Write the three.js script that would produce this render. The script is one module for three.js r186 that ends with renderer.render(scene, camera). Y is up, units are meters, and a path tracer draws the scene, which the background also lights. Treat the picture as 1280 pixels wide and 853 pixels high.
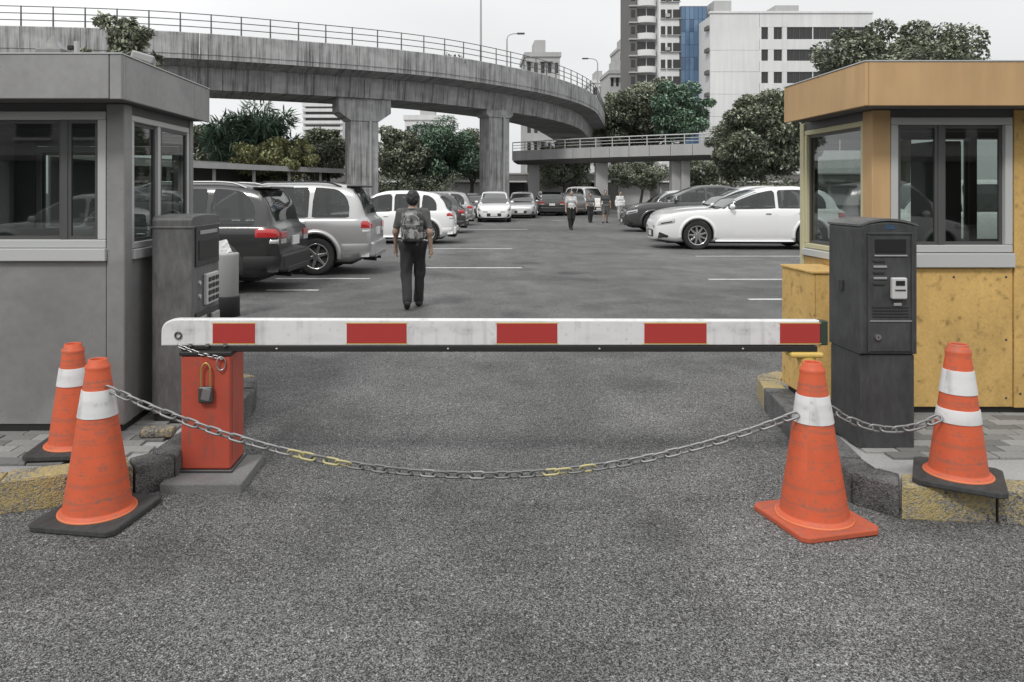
import * as THREE from 'three';
import { mergeGeometries, mergeVertices, toCreasedNormals } from 'three/addons/utils/BufferGeometryUtils.js';
import { RoundedBoxGeometry } from 'three/addons/geometries/RoundedBoxGeometry.js';
import { Brush, Evaluator, SUBTRACTION } from 'three-bvh-csg';

// ---------------------------------------------------------------- camera, sky, sun, exposure
const F = 950, CX = 580, CY = 240, EYE = 1.65;             // focal length and principal point on the 1280 x 853 frame
const scene = new THREE.Scene();
const camera = new THREE.PerspectiveCamera(2 * Math.atan(426.5 / F) * 180 / Math.PI, 1280 / 853, 0.1, 1500);
camera.position.set(0, EYE, 0);
camera.setViewOffset(1280, 853, 640 - CX, 426.5 - CY, 1280, 853);
camera.updateProjectionMatrix();
const renderer = new THREE.WebGLRenderer({ antialias: true });
renderer.setSize(1024, 682);
renderer.toneMapping = THREE.LinearToneMapping;
renderer.toneMappingExposure = 1.2;
renderer.shadowMap.enabled = true;

function rng(seed) { let a = seed >>> 0; return () => { a = (a + 0x6D2B79F5) >>> 0; let t = Math.imul(a ^ a >>> 15, 1 | a); t = t + Math.imul(t ^ t >>> 7, 61 | t) ^ t; return ((t ^ t >>> 14) >>> 0) / 4294967296; }; }
const lerp = (a, b, t) => a + (b - a) * t, clamp = (x, a = 0, b = 1) => Math.min(b, Math.max(a, x));
const sstep = (a, b, x) => { const t = clamp((x - a) / (b - a)); return t * t * (3 - 2 * t); };
function hash(x, y, s) { let h = Math.imul(x | 0, 374761393) + Math.imul(y | 0, 668265263) + Math.imul(s | 0, 1274126177); h = Math.imul(h ^ h >>> 13, 1274126177); return ((h ^ h >>> 16) >>> 0) / 4294967296; }
function pn(x, y, p, q, s) {                               // value noise repeating every p, q cells
  const xi = Math.floor(x), yi = Math.floor(y), fx = x - xi, fy = y - yi, u = fx * fx * (3 - 2 * fx), v = fy * fy * (3 - 2 * fy);
  const m = (a, n) => ((a % n) + n) % n, x0 = m(xi, p), x1 = m(xi + 1, p), y0 = m(yi, q), y1 = m(yi + 1, q);
  return lerp(lerp(hash(x0, y0, s), hash(x1, y0, s), u), lerp(hash(x0, y1, s), hash(x1, y1, s), u), v);
}
function fbm(u, v, p, q, oct, s) { let a = 0, w = .5, t = 0; for (let i = 0; i < oct; i++) { a += w * pn(u * p, v * q, p, q, s + i * 17); t += w; w *= .5; p *= 2; q *= 2; } return a / t; }

{ // overcast sky: even grey cloud, a little brighter towards the top
  const w = 512, h = 256, d = new Float32Array(w * h * 4);
  for (let j = 0; j < h; j++) for (let i = 0; i < w; i++) {
    const el = (j / (h - 1) - .5) * Math.PI, up = Math.max(0, Math.sin(el));
    const n = fbm(i / w, j / h, 6, 8, 5, 11) - .5, n2 = fbm(i / w, j / h, 14, 18, 4, 71) - .5;
    const L = (0.64 + .5 * Math.pow(up, .8)) * (1 + .5 * n + .3 * n2), k = (j * w + i) * 4;
    d[k] = L * .992; d[k + 1] = L; d[k + 2] = L * 1.008; d[k + 3] = 1;
  }
  const t = new THREE.DataTexture(d, w, h, THREE.RGBAFormat, THREE.FloatType);
  t.mapping = THREE.EquirectangularReflectionMapping; t.magFilter = t.minFilter = THREE.LinearFilter; t.wrapS = THREE.RepeatWrapping; t.needsUpdate = true;
  scene.background = t; scene.environment = t;
}
const sun = new THREE.DirectionalLight(new THREE.Color(1, .975, .94), 1.5);
sun.position.set(-14, 34, 13); sun.target.position.set(0, 0, -12); sun.castShadow = true; sun.shadow.radius = 20;
sun.shadow.mapSize.set(2048, 2048);
Object.assign(sun.shadow.camera, { left: -60, right: 60, top: 60, bottom: -60, near: 1, far: 160 });
scene.add(sun, sun.target);

// ---------------------------------------------------------------- helpers
const at = (px, py, Z) => new THREE.Vector3((px - CX) * Z / F, EYE - (py - CY) * Z / F, -Z);
const used = new Map();
function numbered(n) { const k = used.get(n) || 0; used.set(n, k + 1); return k ? n + '_' + String(k).padStart(3, '0') : n; }
function part(parent, name, geo, mat, pos, rot) {
  const m = new THREE.Mesh(geo, mat); m.name = name; m.castShadow = m.receiveShadow = true;
  if (pos) m.position.set(...pos); if (rot) m.rotation.set(...rot);
  parent.add(m); return m;
}
function thing(name, label, category, pos = [0, 0, 0], turn = 0, group) {
  const g = new THREE.Group(); g.name = numbered(name); g.position.set(...pos); g.rotation.y = turn;
  g.userData = { label, category }; if (group) g.userData.group = group;
  scene.add(g); return g;
}
function tagMesh(name, geo, mat, label, category, pos, turn = 0, group) {
  const m = part(scene, numbered(name), geo, mat, pos, [0, turn, 0]); m.userData = { label, category }; if (group) m.userData.group = group; return m;
}
function struct(name, geo, mat, pos) { const m = part(scene, numbered(name), geo, mat, pos); m.userData.kind = 'structure'; return m; }
function metricUV(geo, sc = 1) {                           // uv in metres from position, by the dominant axis of the normal
  if (!geo.attributes.normal) geo.computeVertexNormals();
  const p = geo.attributes.position, n = geo.attributes.normal, uv = new Float32Array(p.count * 2);
  for (let i = 0; i < p.count; i++) {
    const ax = Math.abs(n.getX(i)), ay = Math.abs(n.getY(i)), az = Math.abs(n.getZ(i)), x = p.getX(i), y = p.getY(i), z = p.getZ(i);
    if (ay > ax && ay > az) { uv[2 * i] = x * sc; uv[2 * i + 1] = z * sc; } else if (ax > az) { uv[2 * i] = z * sc; uv[2 * i + 1] = y * sc; } else { uv[2 * i] = x * sc; uv[2 * i + 1] = y * sc; }
  }
  geo.setAttribute('uv', new THREE.BufferAttribute(uv, 2)); return geo;
}
// box from low corner to high corner, placed in its parent's frame, edges rounded by r
function box(x0, x1, y0, y1, z0, z1, r = 0) {
  const w = Math.abs(x1 - x0), h = Math.abs(y1 - y0), d = Math.abs(z1 - z0), rr = Math.min(r, w / 2.05, h / 2.05, d / 2.05);
  const g = rr > 0 ? new RoundedBoxGeometry(w, h, d, 2, rr) : new THREE.BoxGeometry(w, h, d);
  g.translate((x0 + x1) / 2, (y0 + y1) / 2, (z0 + z1) / 2); return metricUV(g);
}
function plain(g) { g = g.index ? g.toNonIndexed() : g; for (const k of Object.keys(g.attributes)) if (!['position', 'normal', 'uv'].includes(k)) g.deleteAttribute(k); if (!g.attributes.uv) metricUV(g); return g; }
const merge = (list) => mergeGeometries(list.map(plain));
function tube(pts, r, seg = 12, rad = 8, closed = false) { return new THREE.TubeGeometry(new THREE.CatmullRomCurve3(pts.map(p => p.isVector3 ? p : new THREE.Vector3(...p)), closed), seg, r, rad, closed); }
function rod(a, b, r0, r1 = r0, rad = 10) {
  a = a.isVector3 ? a : new THREE.Vector3(...a); b = b.isVector3 ? b : new THREE.Vector3(...b);
  const d = b.clone().sub(a), g = new THREE.CylinderGeometry(r1, r0, d.length(), rad); g.translate(0, d.length() / 2, 0);
  g.applyQuaternion(new THREE.Quaternion().setFromUnitVectors(new THREE.Vector3(0, 1, 0), d.normalize())); g.translate(a.x, a.y, a.z); return g;
}
const lathe = (pts, seg = 40) => new THREE.LatheGeometry(pts.map(p => new THREE.Vector2(...p)), seg);
// flat footprint (list of [x, z]) raised from y0 to y1
function prism(pts, y0, y1, bevel = 0) {
  const s = new THREE.Shape(pts.map(([x, z]) => new THREE.Vector2(x, -z)));
  const g = new THREE.ExtrudeGeometry(s, { depth: y1 - y0 - 2 * bevel, bevelEnabled: bevel > 0, bevelSize: bevel, bevelThickness: bevel, bevelOffset: -bevel, bevelSegments: 2 });
  g.rotateX(-Math.PI / 2); g.translate(0, y0 + bevel, 0); return metricUV(g);
}

// ---------------------------------------------------------------- materials
const C = (r, g, b) => new THREE.Color().setRGB(r, g, b);
function M(rgb, rough = .7, o = {}) { return new THREE.MeshStandardMaterial({ color: Array.isArray(rgb) ? C(...rgb) : C(rgb, rgb, rgb), roughness: rough, ...o }); }
function P(rgb, rough = .4, o = {}) { return new THREE.MeshPhysicalMaterial({ color: Array.isArray(rgb) ? C(...rgb) : C(rgb, rgb, rgb), roughness: rough, ...o }); }
const toS = (l) => 255 * (l <= .0031308 ? 12.92 * l : 1.055 * Math.pow(l, 1 / 2.4) - .055);
// fn(u, v) gives linear albedo [r, g, b] or a number
function tex(n, metres, fn, srgb = true) {
  const d = new Uint8Array(n * n * 4);
  for (let j = 0; j < n; j++) for (let i = 0; i < n; i++) {
    const c = fn(i / n, j / n, i, j), k = (j * n + i) * 4, a = Array.isArray(c) ? c : [c, c, c];
    for (let q = 0; q < 3; q++) d[k + q] = clamp(srgb ? toS(clamp(a[q])) : 255 * a[q], 0, 255);
    d[k + 3] = 255;
  }
  const t = new THREE.DataTexture(d, n, n); t.wrapS = t.wrapT = THREE.RepeatWrapping; t.magFilter = THREE.LinearFilter; t.minFilter = THREE.LinearMipmapLinearFilter; t.generateMipmaps = true;
  if (srgb) t.colorSpace = THREE.SRGBColorSpace; const m = Array.isArray(metres) ? metres : [metres, metres]; t.repeat.set(1 / m[0], 1 / m[1]); t.needsUpdate = true; return t;
}
// asphalt: stone chips in dark binder
const chip = (i, j) => .5 * hash(i, j, 5) + .5 * hash(i >> 1, j >> 1, 6);
const asphaltMap = tex(2048, 3.1, (u, v, i, j) => {
  const a = pn(u * 900, v * 900, 900, 900, 3), b = pn(u * 420, v * 420, 420, 420, 4), c = chip(i, j), e = fbm(u, v, 9, 9, 4, 40);
  let L = .108 + .29 * (a - .5) + .12 * (b - .5) + .3 * (c - .5) + .06 * (e - .5);
  if (b > .84 && a > .6) L += .16; if (b < .18) L -= .04; if (a < .2) L -= .05;
  L = Math.max(.016, L); return [L * 1.0, L, L * .992];
});
const asphaltBump = tex(1024, 1.55, (u, v) => .5 * pn(u * 450, v * 450, 450, 450, 3) + .5 * pn(u * 210, v * 210, 210, 210, 4), false);
const concreteMap = tex(512, 6, (u, v) => {                // run-down stains with sharp grain, streaked along v
  const s = fbm(u, v, 44, 2, 5, 21), s2 = fbm(u, v, 150, 5, 3, 22), m = fbm(u, v, 14, 14, 5, 23), k = sstep(.42, .78, s) * .4 + sstep(.45, .8, s2) * .3;
  return (.36 + .26 * (m - .5)) * (1 - 1.15 * k);
});
const concreteSoft = tex(512, 3, (u, v, i, j) => .33 + .2 * (fbm(u, v, 8, 8, 6, 31) - .5) + .08 * (hash(i, j, 8) - .5));
const panelGrey = tex(512, 2.2, (u, v) => {                // painted sheet metal with dull repaired patches and scuffs
  const m = fbm(u, v, 5, 5, 5, 51), f = fbm(u, v, 60, 60, 3, 52), p = fbm(u, v, 3, 4, 4, 53);
  let L = .265 + .1 * (m - .5) + .05 * (f - .5); L *= 1 - .16 * sstep(.5, .62, p); if (f > .84) L *= .8; return [L, L, L * .99];
});
const panelYellow = tex(1024, 1.7, (u, v, i, j) => {
  const m = fbm(u, v, 5, 5, 5, 61), f = fbm(u, v, 120, 120, 3, 62), g = fbm(u, v, 26, 8, 4, 63), q = fbm(u, v, 40, 40, 3, 64);
  let k = 1 + .42 * (m - .5) + .24 * (f - .5) + .24 * (g - .5), r = .56, gg = .365, b = .125;
  k *= 1 - .22 * sstep(.58, .8, q); if (q > .79) k *= .75; if (hash(i >> 1, j >> 1, 9) > .988) k *= .62; return [r * k, gg * k, b * k];
});
const fasciaTan = tex(512, 2.4, (u, v) => { const m = fbm(u, v, 6, 5, 5, 66), g = fbm(u, v, 40, 6, 4, 67), k = 1 + .34 * (m - .5) + .2 * (g - .5); return [.50 * k, .325 * k, .16 * k]; });
const orangeMap = tex(512, .8, (u, v, i, j) => {
  const m = fbm(u, v, 10, 8, 5, 71), s = fbm(u, v, 6, 60, 4, 72), d = fbm(u, v, 48, 48, 3, 73);
  let k = 1 + .3 * (m - .5); const dirt = sstep(.52, .76, s) * .4 + sstep(.6, .8, d) * .4; const c = [.60 * k, .108 * k, .042 * k]; return c.map((x, q) => lerp(x, [.2, .12, .09][q], dirt));
});
const redMap = tex(512, 1, (u, v) => {
  const m = fbm(u, v, 9, 7, 5, 81), s = fbm(u, v, 44, 6, 4, 82), d = fbm(u, v, 50, 50, 3, 83), k = 1 + .34 * (m - .5), dirt = sstep(.6, .8, s) * .4 + sstep(.68, .82, d) * .5;
  return [.43 * k, .075 * k, .045 * k].map((x, q) => lerp(x, [.16, .1, .085][q], dirt));
});
const kerbPaint = (paint, seed) => tex(512, .9, (u, v, i, j) => {
  const w = fbm(u, v, 7, 7, 4, seed), g = pn(u * 190, v * 190, 190, 190, seed + 3), h = pn(u * 90, v * 90, 90, 90, seed + 5), worn = w * .45 + g * .4 + h * .35;
  const st = .12 + .34 * (g - .4) + .12 * (hash(i, j, seed) - .5); return worn > .63 ? [st, st * .97, st * .92] : paint.map(x => x * (.72 + .5 * g));
});
const yellowKerb = kerbPaint([.40, .32, .15], 91), darkKerb = tex(512, .9, (u, v, i, j) => { const g = pn(u * 190, v * 190, 190, 190, 97), h = fbm(u, v, 9, 9, 4, 98); return .10 + .13 * (g - .5) + .14 * (h - .5) + .05 * (hash(i, j, 3) - .5); });
const grit = tex(512, .5, (u, v, i, j) => pn(u * 120, v * 120, 120, 120, 101) * .6 + .4 * pn(u * 50, v * 50, 50, 50, 102), false);
const whiteScuff = tex(512, 1.6, (u, v) => { const m = fbm(u, v, 40, 6, 4, 111), d = fbm(u, v, 60, 60, 3, 112), f = fbm(u, v, 8, 30, 4, 113); return .69 * (1 - sstep(.5, .95, m) * .22 - sstep(.6, .95, d) * .22 - sstep(.45, .95, f) * .2); });
const darkSheet = tex(512, 1, (u, v) => { const m = fbm(u, v, 7, 7, 5, 121), f = fbm(u, v, 60, 20, 3, 122); return .5 + .34 * (m - .5) + .28 * (f - .5); });

const mat = {
  asphalt: new THREE.MeshStandardMaterial({ map: asphaltMap, bumpMap: asphaltBump, bumpScale: .004, roughness: .93, vertexColors: true }),
  concrete: new THREE.MeshStandardMaterial({ map: concreteMap, roughness: .92 }),
  slab: new THREE.MeshStandardMaterial({ map: concreteSoft, color: C(.55, .55, .54), roughness: .95, bumpMap: grit, bumpScale: .003 }),
  concreteSoft: new THREE.MeshStandardMaterial({ map: concreteSoft, roughness: .95, bumpMap: grit, bumpScale: .002 }),
  panelGrey: new THREE.MeshStandardMaterial({ map: panelGrey, roughness: .55, metalness: .1 }),
  alu: M(.5, .45, { metalness: .25 }), aluDark: M(.09, .5, { metalness: .2 }),
  panelYellow: new THREE.MeshStandardMaterial({ map: panelYellow, roughness: .75 }),
  fasciaTan: new THREE.MeshStandardMaterial({ map: fasciaTan, roughness: .7 }),
  fasciaGrey: new THREE.MeshStandardMaterial({ map: panelGrey, roughness: .6, color: C(1.1, 1.1, 1.1) }),
  frameWhite: M([.46, .47, .46], .5), frameYellow: M([.5, .47, .3], .55),
  glass: new THREE.MeshPhysicalMaterial({ color: C(.56, .61, .59), roughness: .02, transmission: 1, thickness: 0, ior: 1.9 }),
  interior: M(.06, .9), roofing: M(.12, .95),
  orange: new THREE.MeshStandardMaterial({ map: orangeMap, roughness: .6 }),
  orangeBase: new THREE.MeshStandardMaterial({ map: orangeMap, color: C(.75, .85, 1), roughness: .8 }), collar: new THREE.MeshStandardMaterial({ map: whiteScuff, roughness: .5 }),
  rubber: new THREE.MeshStandardMaterial({ map: darkSheet, color: C(.09, .09, .09), roughness: .9 }),
  red: new THREE.MeshStandardMaterial({ map: redMap, roughness: .5 }), redFilm: P([.40, .04, .035], .4, { clearcoat: .3 }), yellowEdge: M([.6, .47, .12], .5),
  white: new THREE.MeshStandardMaterial({ map: whiteScuff, roughness: .42 }), black: M(.018, .6), blackGloss: P(.012, .12, { clearcoat: .6 }),
  chainSteel: M(.27, .45, { metalness: .6 }), chainDark: M(.18, .5, { metalness: .5 }),
  steel: M(.42, .32, { metalness: .85 }), railDark: M(.12, .6, { metalness: .2 }), steelDark: M(.1, .45, { metalness: .6 }), galv: M(.38, .5, { metalness: .4 }), brass: M([.5, .36, .12], .4, { metalness: .7 }),
  chainYellow: M([.42, .38, .2], .5, { metalness: .2 }), yellowPost: M([.62, .44, .12], .55),
  kerbYellow: new THREE.MeshStandardMaterial({ map: yellowKerb, roughness: .95, bumpMap: grit, bumpScale: .006 }), kerbDark: new THREE.MeshStandardMaterial({ map: darkKerb, roughness: .95, bumpMap: grit, bumpScale: .006 }),
  pavers: [.2, .25, .16, .3].map(l => new THREE.MeshStandardMaterial({ map: concreteSoft, color: C(l * 3, l * 3, l * 2.9), roughness: .95, bumpMap: grit, bumpScale: .002 })),
  kioskGrey: new THREE.MeshStandardMaterial({ map: darkSheet, color: C(.23, .23, .23), roughness: .55 }), kioskDark: new THREE.MeshStandardMaterial({ map: darkSheet, color: C(.105, .108, .112), roughness: .5 }),
  kioskPanel: M(.035, .45), screen: M(.012, .42), keypad: M(.5, .45), paint: new THREE.MeshStandardMaterial({ map: whiteScuff, roughness: .85, color: C(.85, .85, .84) }),
};
// ---------------------------------------------------------------- ground and markings
{
  const sr = rng(55), stains = []; for (let i = 0; i < 34; i++) stains.push([(sr() - .5) * 9, 0 - 2.5 - sr() * 20, .12 + .38 * sr()]); const xs = [], zs = []; for (let x = -8; x <= 8.001; x += .09) xs.push(x);
  for (let k = 1, x = 8; x < 420; k++) { x += .25 * Math.pow(1.16, k); xs.push(x); xs.unshift(-x); }
  for (let z = 3; z >= -24; z -= .09) zs.push(z);
  for (let k = 1, z = -24; z > -700; k++) { z -= .2 * Math.pow(1.12, k); zs.push(z); } for (let k = 1, z = 3; z < 60; k++) { z += .3 * Math.pow(1.3, k); zs.unshift(z); }
  const nx = xs.length, nz = zs.length, pos = [], uv = [], col = [], idx = [];
  for (const z of zs) for (const x of xs) {
    pos.push(x, 0, z); uv.push(x + z * .13, z - x * .11);
    const a = fbm(x * .02 + 7, z * .02 + 7, 40, 40, 5, 201), b = fbm(x * .02 + 9, z * .02 + 3, 9, 9, 3, 202), c = fbm(x * .11 + 5, z * .028 + 5, 30, 30, 3, 203);
    let L = 1 + .5 * (a - .5) + .55 * (b - .5) + .34 * (c - .5);      // worn, stained and patched surface
    const seal = fbm(x * .05 + 1, z * .05 + 1, 22, 22, 4, 204); if (seal > .63) L *= .84;
    for (const [cx, w] of [[-.55, .3], [1.05, .32]]) L *= 1 + .13 * Math.exp(-(((x - cx + .3 * Math.sin(z * .23)) / w) ** 2));   // polished wheel tracks
    for (const [ox, oz, or] of stains) { const d = Math.hypot(x - ox, z - oz) / or + .6 * (fbm(x * .3, z * .3, 50, 50, 3, 209) - .5); if (d < 1) L *= lerp(.68, 1, sstep(.4, 1, d)); }
    L = clamp(L, .42, 1.5); col.push(L, L, L);
  }
  for (let j = 0; j < nz - 1; j++) for (let i = 0; i < nx - 1; i++) { const a = j * nx + i, b = a + 1, c = a + nx, d = c + 1; idx.push(a, b, c, b, d, c); }
  const g = new THREE.BufferGeometry(); g.setAttribute('position', new THREE.Float32BufferAttribute(pos, 3)); g.setAttribute('uv', new THREE.Float32BufferAttribute(uv, 2)); g.setAttribute('color', new THREE.Float32BufferAttribute(col, 3)); g.setIndex(idx); g.computeVertexNormals();
  struct('asphalt_ground', g, mat.asphalt);
}
const gz = (py) => F * EYE / (py - CY);                    // distance of the ground seen at a row of the photograph
for (const [xa, xb, py, w] of [[333, 398, 363, .1], [345, 462, 348.5, .1], [528, 652, 335, .12], [540, 640, 311, .1], [886, 1002, 349.5, .1], [936, 978, 374.5, .1], [870, 1005, 320.5, .08], [575, 660, 287, .12], [690, 706, 276, .12]]) {
  const Z = gz(py), r = rng(py), s = new THREE.Shape(), x0 = (xa - CX) * Z / F, x1 = (xb - CX) * Z / F, n = 26, top = [], bot = [];
  for (let i = 0; i <= n; i++) { const x = lerp(x0, x1, i / n); top.push([x, -Z + w / 2 + (r() - .5) * .03]); bot.unshift([x, -Z - w / 2 + (r() - .5) * .03]); }
  struct('parking_line', prism([...top, ...bot], .0015, .005), mat.paint);
}

// ---------------------------------------------------------------- kerbed islands
const KH = .17;
function offsetPath(path, d) {                             // to the right of travel in x, -z
  return path.map((p, i) => {
    const a = path[Math.max(0, i - 1)], b = path[Math.min(path.length - 1, i + 1)], n1 = i > 0 ? dir(a, p) : dir(p, b), n2 = i < path.length - 1 ? dir(p, b) : n1;
    const nx = n1[1] + n2[1], nz = -n1[0] - n2[0], l = Math.hypot(nx, nz), m = d / Math.max(.35, (l / 2)); return [p[0] + nx / l * m, p[1] + nz / l * m];
  });
  function dir(a, b) { const x = b[0] - a[0], z = b[1] - a[1], l = Math.hypot(x, z) || 1; return [x / l, z / l]; }
}
function inside(pt, poly) { let c = false; for (let i = 0, j = poly.length - 1; i < poly.length; j = i++) { const [xi, zi] = poly[i], [xj, zj] = poly[j]; if ((zi > pt[1]) !== (zj > pt[1]) && pt[0] < (xj - xi) * (pt[1] - zi) / (zj - zi) + xi) c = !c; } return c; }
// outer: kerb's outer edge as [x, distance], divided into stones; rest: closing points of the slab
function island(name, outer, close, side, kinds, paveFrom, paveBox) {
  const out = outer.map(([x, Z]) => [x, -Z]), inn = offsetPath(out, .17 * side), mid = offsetPath(out, .155 * side);
  const poly = [...mid, ...close.map(([x, Z]) => [x, -Z])], slab = struct(name, prism(poly, 0, KH - .02), mat.concreteSoft);
  const r = rng(name.length * 31);
  for (let i = 0; i < out.length - 1; i++) {
    const L = Math.hypot(out[i + 1][0] - out[i][0], out[i + 1][1] - out[i][1]), n = Math.max(1, Math.round(L / .55));
    for (let k = 0; k < n; k++) {
      const g = .007 / L, t0 = k / n + g, t1 = (k + 1) / n - g, q = (A, t) => [lerp(A[i][0], A[i + 1][0], t), lerp(A[i][1], A[i + 1][1], t)];
      const kind = kinds[i][k % kinds[i].length], st = part(slab, 'kerb_stone', prism([q(out, t0), q(out, t1), q(inn, t1), q(inn, t0)], -.01, KH + (r() - .5) * .012, .014), kind === 'y' ? mat.kerbYellow : mat.kerbDark);
      st.rotation.y = 0;
    }
  }
  const inner = [...offsetPath(out, .18 * side), ...close.map(([x, Z]) => [x, -Z])], geo = box(-.097, .097, 0, .022, -.047, .047, .006);
  for (let z = -paveBox[3], row = 0; z < -paveBox[2]; z += .1, row++) for (let x = paveBox[0] + (row % 2) * .1; x < paveBox[1]; x += .2) {
    if (![[-.095, -.045], [.095, -.045], [.095, .045], [-.095, .045]].every(([a, b]) => inside([x + a, z + b], inner)) || -z < paveFrom(x)) continue;
    part(slab, 'paver', geo, mat.pavers[Math.floor(r() * 4)], [x, KH - .026 + (r() - .5) * .004, z], [(r() - .5) * .012, (r() - .5) * .012, (r() - .5) * .012]);
  }
  return slab;
}
island('traffic_island', [[-4.8, 3.68], [-3.1, 3.80], [-2.38, 3.88], [-1.78, 4.10], [-1.62, 4.26], [-1.575, 4.8], [-1.58, 5.75], [-1.66, 6.1], [-1.95, 6.3], [-4.8, 6.4]], [], 1,
  [['y', 'd'], ['y'], ['y'], ['d'], ['d'], ['d'], ['d', 'y'], ['y'], ['y'], ['d']], () => 4.12, [-3.7, -1.6, 4.0, 6.2]);
island('traffic_island', [[4.9, 6.4], [2.6, 6.3], [2.36, 6.12], [2.27, 5.75], [2.16, 5.0], [2.05, 4.25], [2.05, 4.02], [2.2, 3.83], [3.1, 3.72], [4.9, 3.64]], [], 1,
  [['d'], ['y'], ['y'], ['d', 'y'], ['d'], ['d'], ['d'], ['y', 'y'], ['y', 'd']], () => 4.3, [2.0, 4.6, 4.0, 6.2]);
// ---------------------------------------------------------------- attendant booths
function windowUnit(parent, axis, plane, a0, a1, y0, y1, splits, fm, depth = .06, fw = .045, mm = fm) {
  // a framed window in the plane z = plane (axis 'x', along x) or x = plane (axis 'z', along z)
  const B = (u0, u1, v0, v1, w0, w1, r) => axis === 'x' ? box(u0, u1, v0, v1, plane + w0, plane + w1, r) : box(plane + w0, plane + w1, v0, v1, u0, u1, r);
  const h = depth / 2, w = part(parent, 'window', merge([B(a0, a1, y1 - fw, y1, -h, h, .006), B(a0, a1, y0, y0 + fw, -h, h, .006), B(a0, a0 + fw, y0 + fw, y1 - fw, -h, h, .006), B(a1 - fw, a1, y0 + fw, y1 - fw, -h, h, .006)]), fm);
  const edges = [a0 + fw, ...splits, a1 - fw];
  for (const s of splits) part(w, 'mullion', B(s - .022, s + .022, y0 + fw - .002, y1 - fw + .002, -h * .8, h * .8, .005), mm);
  for (let i = 0; i < edges.length - 1; i++) {
    const u0 = edges[i] + (i ? .022 : 0), u1 = edges[i + 1] - (i < edges.length - 2 ? .022 : 0), o = (i % 2 ? -.012 : .008);
    part(w, 'sash', merge([B(u0 + .001, u1 - .001, y0 + fw, y0 + fw + .022, o - .01, o + .01), B(u0 + .001, u1 - .001, y1 - fw - .022, y1 - fw, o - .01, o + .01), B(u0 + .001, u0 + .02, y0 + fw + .022, y1 - fw - .022, o - .01, o + .01), B(u1 - .02, u1 - .001, y0 + fw + .022, y1 - fw - .022, o - .01, o + .01)]), mat.aluDark);
    const gw = u1 - u0 - .036, gh = y1 - y0 - 2 * fw - .04, p = new THREE.PlaneGeometry(gw, gh); if (axis === 'z') p.rotateY(Math.PI / 2);
    part(w, 'pane', p, mat.glass, axis === 'x' ? [(u0 + u1) / 2, (y0 + y1) / 2, plane + o] : [plane + o, (y0 + y1) / 2, (u0 + u1) / 2]);
  }
  return w;
}
const XF = .155;                                            // booths stand on the island
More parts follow.
